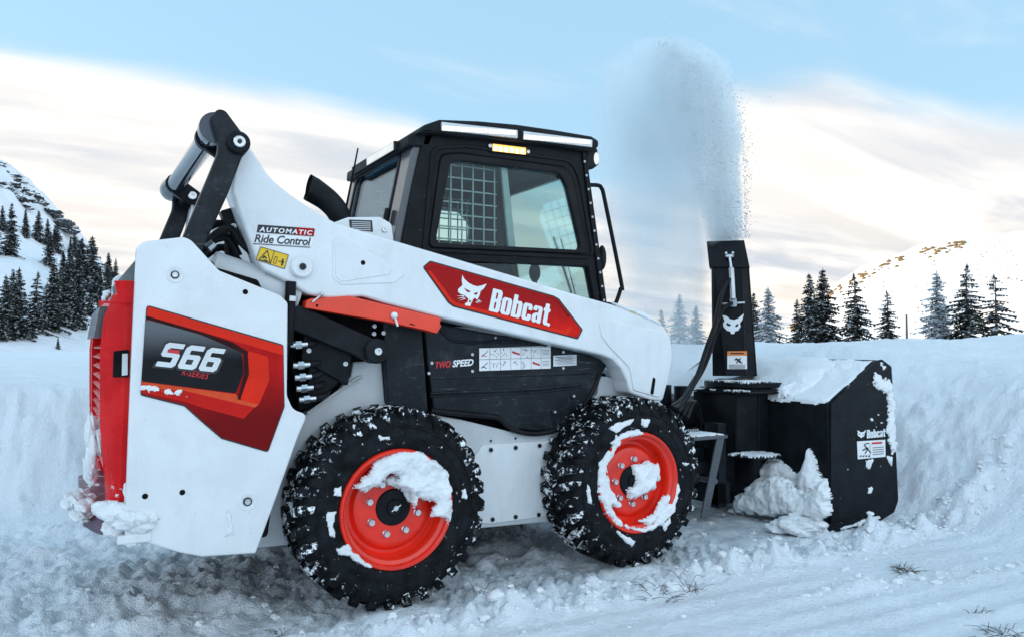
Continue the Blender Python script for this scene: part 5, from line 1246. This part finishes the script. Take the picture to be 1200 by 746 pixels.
# hydraulic hoses curling down from the chute
for k, (h, r_) in enumerate((([(858, 326), (850, 335), (843, 356), (838, 380), (828, 408), (818, 438), (806, 462), (792, 480)], .016), ([(859, 354), (848, 362), (838, 384), (834, 406), (824, 432), (812, 452), (802, 470), (796, 492)], .014), ([(846, 372), (838, 396), (826, 424), (812, 446), (800, 466), (787, 476)], .012))):
    hp = [PF(px, py, -.05 - .75 * (i / (len(h) - 1)) ** 2) for i, (px, py) in enumerate(h)]
    build('hose', g_tube(hp, r_, 10, 5), 'seal_rubber', SBL)
for k in range(4): build('hose', g_tube([PF(790 + 5 * k, 478 + 4 * k, -.85), PF(806 + 3 * k, 470, -.55), PF(818 + 2 * k, 476 + 8 * k, -.35), PF(824, 500, -.3)], .012, 8, 4), 'seal_rubber', SBL)
build('motor', cat(g_tube([(2.36, .98, .62), (2.52, .98, .62)], .08, 24), g_tube([(2.44, .98, .70), (2.44, .98, .83)], .05, 16), g_tube([(2.44, 1.14, .66), (2.44, 1.14, .83)], .04, 16)), 'black_paint', SBL)

# snow lying on the turntable, the hood, the ledge and against the back
build('stuck_snow', cat(g_snow((CX + .05, .78, .8605), (1, 0, 0), (0, 1, 0), [(-.12, -.20), (.1, -.24), (.1, .22), (-.12, .22)], .012, .007, .02, .05, 9), g_snow((CX - .12, .76, .8085), (1, 0, 0), (0, 1, 0), [(-.03, -.28), (.03, -.28), (.02, .26), (-.03, .28)], .010, .006, .02, .04, 10)), 'stuck_snow', TT)
sl = np.array([xp - BX, 0, zp - zt]); sL = np.linalg.norm(sl)
HS = build('snow_cover', g_snow((BX, BYR, zt + .001), sl, (0, 1, 0), [(.0, .03), (sL - .02, .025), (sL - .01, 1.5), (.0, 1.5)], .020, .008, .04, .016, 11, 7., .8), 'stuck_snow', SBL, 180)
build('snow_cover', g_snow((BX + .0, BYR, zt + .01), sl, (0, 1, 0), [(.01, .30), (.2, .24), (sL - .1, .26), (sL - .02, .4), (sL - .02, 1.48), (.02, 1.5)], .060, .010, .16, .02, 12, 2.6, .8), 'stuck_snow', SBL, 180)
build('snow_cover', g_snow((BX + .0, .42, zt + .02), (1, -.35, .55), (0, 1, 0), [(.0, .0), (.22, .0), (.22, .09), (.0, .09)], .045, .008, .04, .02, 13), 'stuck_snow', SBL, 180)
wsnow(EP, [(1024, 437), (1030, 440), (1042, 446), (1046, 452), (1047, 480), (1049, 500), (1050, 530), (1044, 534), (1041, 515), (1037, 505), (1041, 485), (1039, 462), (1030, 456), (1023, 448)], BYR, .020, 20, res=.005, edge=.03, rag=.022)
for k, q in enumerate([[(1033, 427), (1038, 429), (1035, 434)], [(1031, 424), (1035, 425), (1033, 428)], [(1019, 490), (1022, 488), (1022, 492)], [(1026, 485), (1030, 483), (1031, 487), (1027, 488)], [(1012, 500), (1014, 498), (1014, 502)], [(1032, 494), (1035, 492), (1035, 497)], [(1024, 499), (1027, 498), (1027, 501)], [(1015, 540), (1022, 538), (1020, 548), (1013, 547)], [(1040, 534), (1046, 534), (1045, 546), (1041, 542)], [(1017, 571), (1021, 570), (1021, 578), (1017, 578)], [(1030, 543), (1034, 545), (1031, 549)], [(992, 548), (994, 549), (993, 552)]]):
    wsnow(EP, q, BYR, .010, 70 + k, res=.004, edge=.014, rag=.012)
# labels of the end plate
YQ = BYR - .001
L0 = build('warning_label', g_poly(XZ([(1004, 516.5), (1037, 514.5), (1037.5, 534.5), (1005, 537.5)], BYR), YQ), 'decal_white', EP)
fig = [((1012, 520), (1016, 526), .005), ((1010, 527), (1017, 524), .004), ((1016, 526), (1013, 531), .004), ((1016, 525), (1020, 530), .004), ((1013, 519.5), (1018, 518.5), .003), ((1019, 519), (1019, 536), .0012)] + [((1007 + 3.3 * k, 534.5), (1009 + 3.3 * k, 533), .0045) for k in range(4)] + [((1022, 524 + 2.6 * k), (1035, 523 + 2.6 * k), .002) for k in range(4)]
build('print', cat(*[bar(Z(*a, BYR), Z(*b, BYR), w_, YQ - .003) for a, b, w_ in fig]), 'ink', L0)
build('label_band', cat(bar(Z(1021, 518.8, BYR), Z(1033, 518, BYR), .006, YQ - .0032)), 'red_ink', L0)
hd2 = XZ(fz_(CATF, 1009.5, 507.5, .38), BYR); ey2 = [XZ(fz_(e, 1009.5, 507.5, .38), BYR) for e in CATE]
build('cat_emblem', g_poly(hd2, YQ, .0012, ey2), 'decal_white', EP)
build('lettering', g_letters('Bobcat', Z(1015.5, 513, BYR), Z(1037, 511, BYR), .052, YQ - .0012, 0, .07), 'decal_white', EP)
# heap of snow piled against the back of the housing
prof_ = [(.105, .10), (.10, .30), (.14, .34), (.185, .38), (.205, .44), (.215, .49), (.228, .46), (.25, .38), (.31, .30), (.36, .34), (.45, .37), (.55, .36), (.65, .34), (.75, .26), (.86, .16), (.9, .10)]
heap = [(-a, b) for a, b in prof_]
g1 = g_snow((BX - .003, 0, 0), (0, -1, 0), (0, 0, 1), heap, .10, .008, .10, .025, 31, 6., .8)
g2 = g_snow((BX - .003, 0, 0), (0, -1, 0), (0, 0, 1), [(-.10, .09), (-.33, .09), (-.30, .25), (-.25, .30), (-.21, .34), (-.18, .30), (-.14, .30), (-.105, .26)], .14, .007, .12, .02, 32, 14., .6)
g3 = g_snow((BX - .003, 0, 0), (0, -1, 0), (0, 0, 1), [(-.30, .115), (-.92, .115), (-.84, .20), (-.6, .29), (-.40, .26)], .20, .008, .16, .02, 33, 6., .8)
hq = [PX(a, b, 2.655)[[1, 2]] for a, b in ((855, 598), (868, 579), (884, 566), (903, 561), (922, 560), (934, 573), (946, 580), (958, 570), (966, 564), (974, 580), (977, 600), (960, 606), (930, 604), (890, 601))]
g4 = g_snow((2.655, 0, 0), (0, -1, 0), (0, 0, 1), [(-q[0], q[1]) for q in hq], .075, .006, .055, .022, 34, 13., .55)
build('snow_heap', cat(g1, g2, g3, g4), 'stuck_snow', SBL, 180)
build('stuck_snow', cat(g_snow((2.63, .51, .4045), (1, 0, 0), (0, 1, 0), [(-.12, -.10), (.12, -.10), (.12, .08), (-.12, .09)], .02, .007, .03, .03, 14)), 'stuck_snow', SBL, 180)
build('skid_shoe', g_box(2.72, 3.3, .09, .16, .0, .10, .02), 'black_paint', SBL)
sc2 = [tuple(PX(a, b, BX - .001)[[1, 2]]) for a, b in ((940, 470), (960, 560))]
# block of snow fallen behind the housing
q = PZ(938, 622, 0)
gs2 = [g_rough((q[0] + dx, q[1] + dy, .035 + dz), s, 80 + k, (1.5, 1.3, .60), 5) for k, (dx, dy, dz, s) in enumerate(((0, 0, 0, .085), (-.05, .05, .0, .07), (.05, -.05, .005, .065)))]
tag(build('snow_block', cat(*gs2), 'stuck_snow', None, 180), 'rounded block of snow lying on the ground behind the blower', 'snow block')

# ================================================================== BLOWN SNOW, CLODS, GRASS
# the plume: a closed body of airborne snow above the chute; along-picture axis -eC, its own depth along nC
PO = (PF(850, 282, .13)); PSC = FPX / float((PO - CAM) @ _v)      # pixels per metre at the chute mouth
def pm(px, py): return ((850 - px) / PSC, (282 - py) / PSC)      # (metres left of the mouth, metres above it)
hullp = [(470, 752, 828, .30), (420, 738, 832, .34), (360, 722, 834, .36), (300, 704, 842, .34), (272, 694, 876, .32), (220, 682, 880, .36), (150, 676, 880, .40), (100, 680, 880, .38), (65, 688, 864, .34), (40, 702, 834, .26), (20, 726, 800, .12)]
V, F = [], []; ns = 28
for (py, x0, x1, dp) in hullp:
    s0, z = pm(x1, py); s1, _z = pm(x0, py); cs, hs_ = (s0 + s1) / 2, (s1 - s0) / 2
    for k in range(ns):
        a = 2 * math.pi * k / ns; ca, sa = math.cos(a), math.sin(a)
        V.append(PO - eC * (cs + hs_ * math.copysign(abs(ca) ** .7, ca)) + nC * (dp * math.copysign(abs(sa) ** .8, sa) + .05 + .25 * max(0, cs)) + np.array([0, 0, z]))
nl = len(hullp)
for i in range(nl - 1):
    for k in range(ns): F.append((i * ns + k, i * ns + (k + 1) % ns, (i + 1) * ns + (k + 1) % ns, (i + 1) * ns + k))
F.append(tuple(reversed(range(ns)))); F.append(tuple(range((nl - 1) * ns, nl * ns)))
m = bpy.data.materials.new('airborne_snow'); m.use_nodes = True; M['airborne_snow'] = m
t = NT(m.node_tree)
pos = t.n('ShaderNodeNewGeometry').outputs['Position']
rel = t.n('ShaderNodeVectorMath', dict(operation='SUBTRACT'), i0=pos, i1=tuple(PO)).outputs[0]
sS = t.n('ShaderNodeVectorMath', dict(operation='DOT_PRODUCT'), i0=rel, i1=tuple(-eC)).outputs['Value']
sD = t.n('ShaderNodeVectorMath', dict(operation='DOT_PRODUCT'), i0=rel, i1=tuple(nC)).outputs['Value']
sZ = t.n('ShaderNodeSeparateXYZ', i0=rel).outputs[2]
z0_, z1_ = pm(0, 480)[1], pm(0, 20)[1]
fz = t.m('DIVIDE', t.m('SUBTRACT', sZ, z0_), z1_ - z0_)
def zf(py): return (pm(0, py)[1] - z0_) / (z1_ - z0_)
def enc(px): return (pm(px, 0)[0] + .5) / 2.0          # side distance packed into 0..1
nz1 = t.n('ShaderNodeTexNoise', Vector=pos, Scale=2.6, Detail=5.0, Roughness=.55).outputs[0]
mpz = t.n('ShaderNodeMapping', i0=pos); mpz.inputs['Scale'].default_value = (1, 1, .45)
nz2 = t.n('ShaderNodeTexNoise', Vector=mpz, Scale=9.0, Detail=6.0, Roughness=.7).outputs[0]
sw = t.m('ADD', sS, t.m('MULTIPLY', t.m('ADD', .18, t.m('MULTIPLY', t.sm(sZ, .05, .8), .82)), t.m('ADD', t.m('MULTIPLY', t.m('SUBTRACT', nz1, .5), .34), t.m('MULTIPLY', t.m('SUBTRACT', nz2, .5), .14))))
def band(rows, soft_l, soft_r):
    st = [(max(0, zf(y)), (enc(xr), enc(xl), d)) for y, xl, xr, d in rows]
    c = t.ramp(fz, st); sp = t.n('ShaderNodeSeparateColor', i0=c)
    right = t.m('SUBTRACT', t.m('MULTIPLY', sp.outputs[0], 2.0), .5); left = t.m('SUBTRACT', t.m('MULTIPLY', sp.outputs[1], 2.0), .5)
    a = t.sm(t.m('SUBTRACT', sw, right), 0.0, soft_r); b = t.sm(t.m('SUBTRACT', left, sw), 0.0, soft_l)
    return t.m('MULTIPLY', t.m('MULTIPLY', a, b), sp.outputs[2])
jet = band([(292, 826, 874, .0), (284, 826, 874, 1.), (230, 815, 873, .9), (170, 798, 871, .75), (130, 786, 872, .75), (100, 774, 866, .72), (70, 756, 856, .75), (46, 744, 832, .6), (26, 736, 804, .0)], .10, .05)
veil = band([(480, 740, 825, .04), (440, 726, 830, .20), (380, 710, 834, .24), (300, 690, 838, .34), (220, 680, 832, .62), (150, 677, 820, .95), (100, 680, 806, 1.0), (65, 690, 806, .85), (42, 706, 800, .5), (26, 726, 790, 0.)], .38, .12)
jd = t.m('EXPONENT', t.m('MULTIPLY', t.m('POWER', t.m('DIVIDE', sD, .22), 2.0), -1.0))
vd = t.m('EXPONENT', t.m('MULTIPLY', t.m('POWER', t.m('DIVIDE', t.m('SUBTRACT', sD, .12), .30), 2.0), -1.0))
tex = t.m('ADD', .35, t.m('MULTIPLY', t.sm(nz2, .33, .70), 1.3))
dens = t.m('ADD', t.m('MULTIPLY', t.m('MULTIPLY', jet, jd), t.m('MULTIPLY', tex, 9.0)), t.m('MULTIPLY', t.m('MULTIPLY', veil, vd), t.m('MULTIPLY', 13.0, t.m('ADD', .0, t.m('MULTIPLY', t.m('MULTIPLY', nz1, nz1), 2.0)))))
vs = t.n('ShaderNodeVolumePrincipled', Color=(.92, .975, 1.0, 1), Anisotropy=.2); t.set(vs, 'Density', dens)
t.n('ShaderNodeOutputMaterial', Volume=vs)
m.cycles.volume_step_rate = .6 if hasattr(m.cycles, 'volume_step_rate') else 1
plume = build('snow_plume', (np.array(V), F), 'airborne_snow', None, 180)
bm = bmesh.new(); bm.from_mesh(plume.data); bmesh.ops.recalc_face_normals(bm, faces=bm.faces[:]); bm.to_mesh(plume.data); bm.free()
tag(plume, 'tall plume of blown snow rising from the chute and drifting left', 'snow plume')
# the coarser grains thrown out of the stream
rs = random.Random(77); gv, gf = [], []
tet = np.array([(1, 1, 1), (1, -1, -1), (-1, 1, -1), (-1, -1, 1)], float)
def grain(p, r_):
    b = len(gv); q = np.array([rs.uniform(.5, 1.2) for _ in range(3)])
    for v in tet: gv.append(p + v * q * r_)
    gf.extend([(b, b + 1, b + 2), (b, b + 2, b + 3), (b, b + 3, b + 1), (b + 1, b + 3, b + 2)])
rows = [(282, 828, 872), (230, 818, 872), (170, 803, 870), (130, 793, 866), (100, 782, 856), (70, 768, 834), (46, 760, 800)]
ry = [r_[0] for r_ in rows][::-1]
for i in range(15000):
    py = rs.uniform(44, 280); xl = np.interp(py, ry, [r_[1] for r_ in rows][::-1]); xr = np.interp(py, ry, [r_[2] for r_ in rows][::-1])
    k = (280 - py) / 236
    if rs.random() < .94: px = rs.triangular(xl, xr, xr - (xr - xl) * .35)
    else: px = xr + rs.expovariate(1 / (1.5 + 9 * k * (1.1 - k)))
    s, z = pm(px, py)
    grain(PO - eC * s + nC * (rs.gauss(.05, .13)) + np.array([0, 0, z]), rs.uniform(.0016, .0038) * (1.5 if rs.random() < .1 else 1))
o = build('snow_grains', (np.array(gv), gf), 'stuck_snow', None, 180); tag(o, 'loose snow grains thrown out with the plume', 'snow grains', kind='stuff')

# clods along the driven strip: nobody could count them
rs = random.Random(9); gs2 = []
protoc = [g_rough((0, 0, 0), 1, 200 + k, (1.15, 1, .7), 3) for k in range(7)]
for i in range(1900):
    u = rs.random()
    if u < .45: x = rs.uniform(-.9, 4.2); y = -.20 + rs.gauss(0, .12)
    elif u < .75: x = rs.uniform(-1.8, 3.6); y = rs.uniform(-.4, 2.6)
    elif u < .88: x = rs.uniform(1.6, 4.2); y = -.62 - .22 * (x - 1.5) + rs.gauss(0, .06)
    else: x = rs.uniform(-1.6, 4); y = rs.uniform(-1.6, -.2)
    if any(abs(x - wx) < .40 and -.05 < y < .36 for wx in (0, 1.276)): continue
    s = min(.034, .003 + rs.expovariate(1 / .0055)) * (1 if u < .88 else .6)
    v, f = protoc[i % 7]; a = rs.uniform(0, 6.28); ca, sa = math.cos(a), math.sin(a)
    q = v * s; q = np.c_[q[:, 0] * ca - q[:, 1] * sa, q[:, 0] * sa + q[:, 1] * ca, q[:, 2]]
    gs2.append((q + np.array([x, y, float(ground_h(np.array([x]), np.array([y]))[0]) - s * .05]), f))
o = build('snow_clods', cat(*gs2), 'stuck_snow', None, 180); tag(o, 'small clods of broken snow strewn over the driven strip', 'snow clods', kind='stuff')
# dry grass sticking out of the snow
def tuft(px, py, n, L, spread, flat, seed, label):
    rs_ = random.Random(seed); b = PZ(px, py, .02); gs3 = []
    for k in range(n):
        a = rs_.uniform(0, 6.28); l = L * rs_.uniform(.4, 1.1); r_ = spread * rs_.random()
        x, y = b[0] + r_ * math.cos(a * 3), b[1] + r_ * math.sin(a * 3); z = float(ground_h(np.array([x]), np.array([y]))[0])
        up_ = rs_.uniform(.1, .9) * flat
        p0 = np.array([x, y, z - .01]); p1 = p0 + np.array([math.cos(a) * l * .5, math.sin(a) * l * .5, l * up_ + .012]); p2 = p0 + np.array([math.cos(a) * l, math.sin(a) * l, l * up_ * 1.1 + .012])
        gs3.append(g_tube([p0, p1, p2], [.0015, .0011, .0005], 4, 2))
    tag(build('dry_grass', cat(*gs3), 'dry_grass', None, 180), label, 'grass', 'dry grass tufts poking out of the snow')
tuft(1062, 664, 46, .10, .07, .25, 1, 'dense dark tuft of flattened dry grass in front of the blower')
tuft(772, 692, 30, .11, .09, .3, 2, 'loose dry grass lying beside the front wheel')
tuft(808, 686, 12, .13, .05, .7, 3, 'thin upright dry twigs right of the front wheel grass')
tuft(1180, 738, 44, .10, .10, .25, 4, 'dark dry grass at the bottom right corner')
tuft(1142, 710, 7, .08, .03, .5, 5, 'sparse dry stalks between the two dark tufts on the right')
tuft(560, 700, 6, .09, .03, .9, 6, 'few dry stalks right of the rear wheel')
tuft(330, 728, 18, .06, .05, .2, 7, 'small dark grass patch left below the rear wheel')
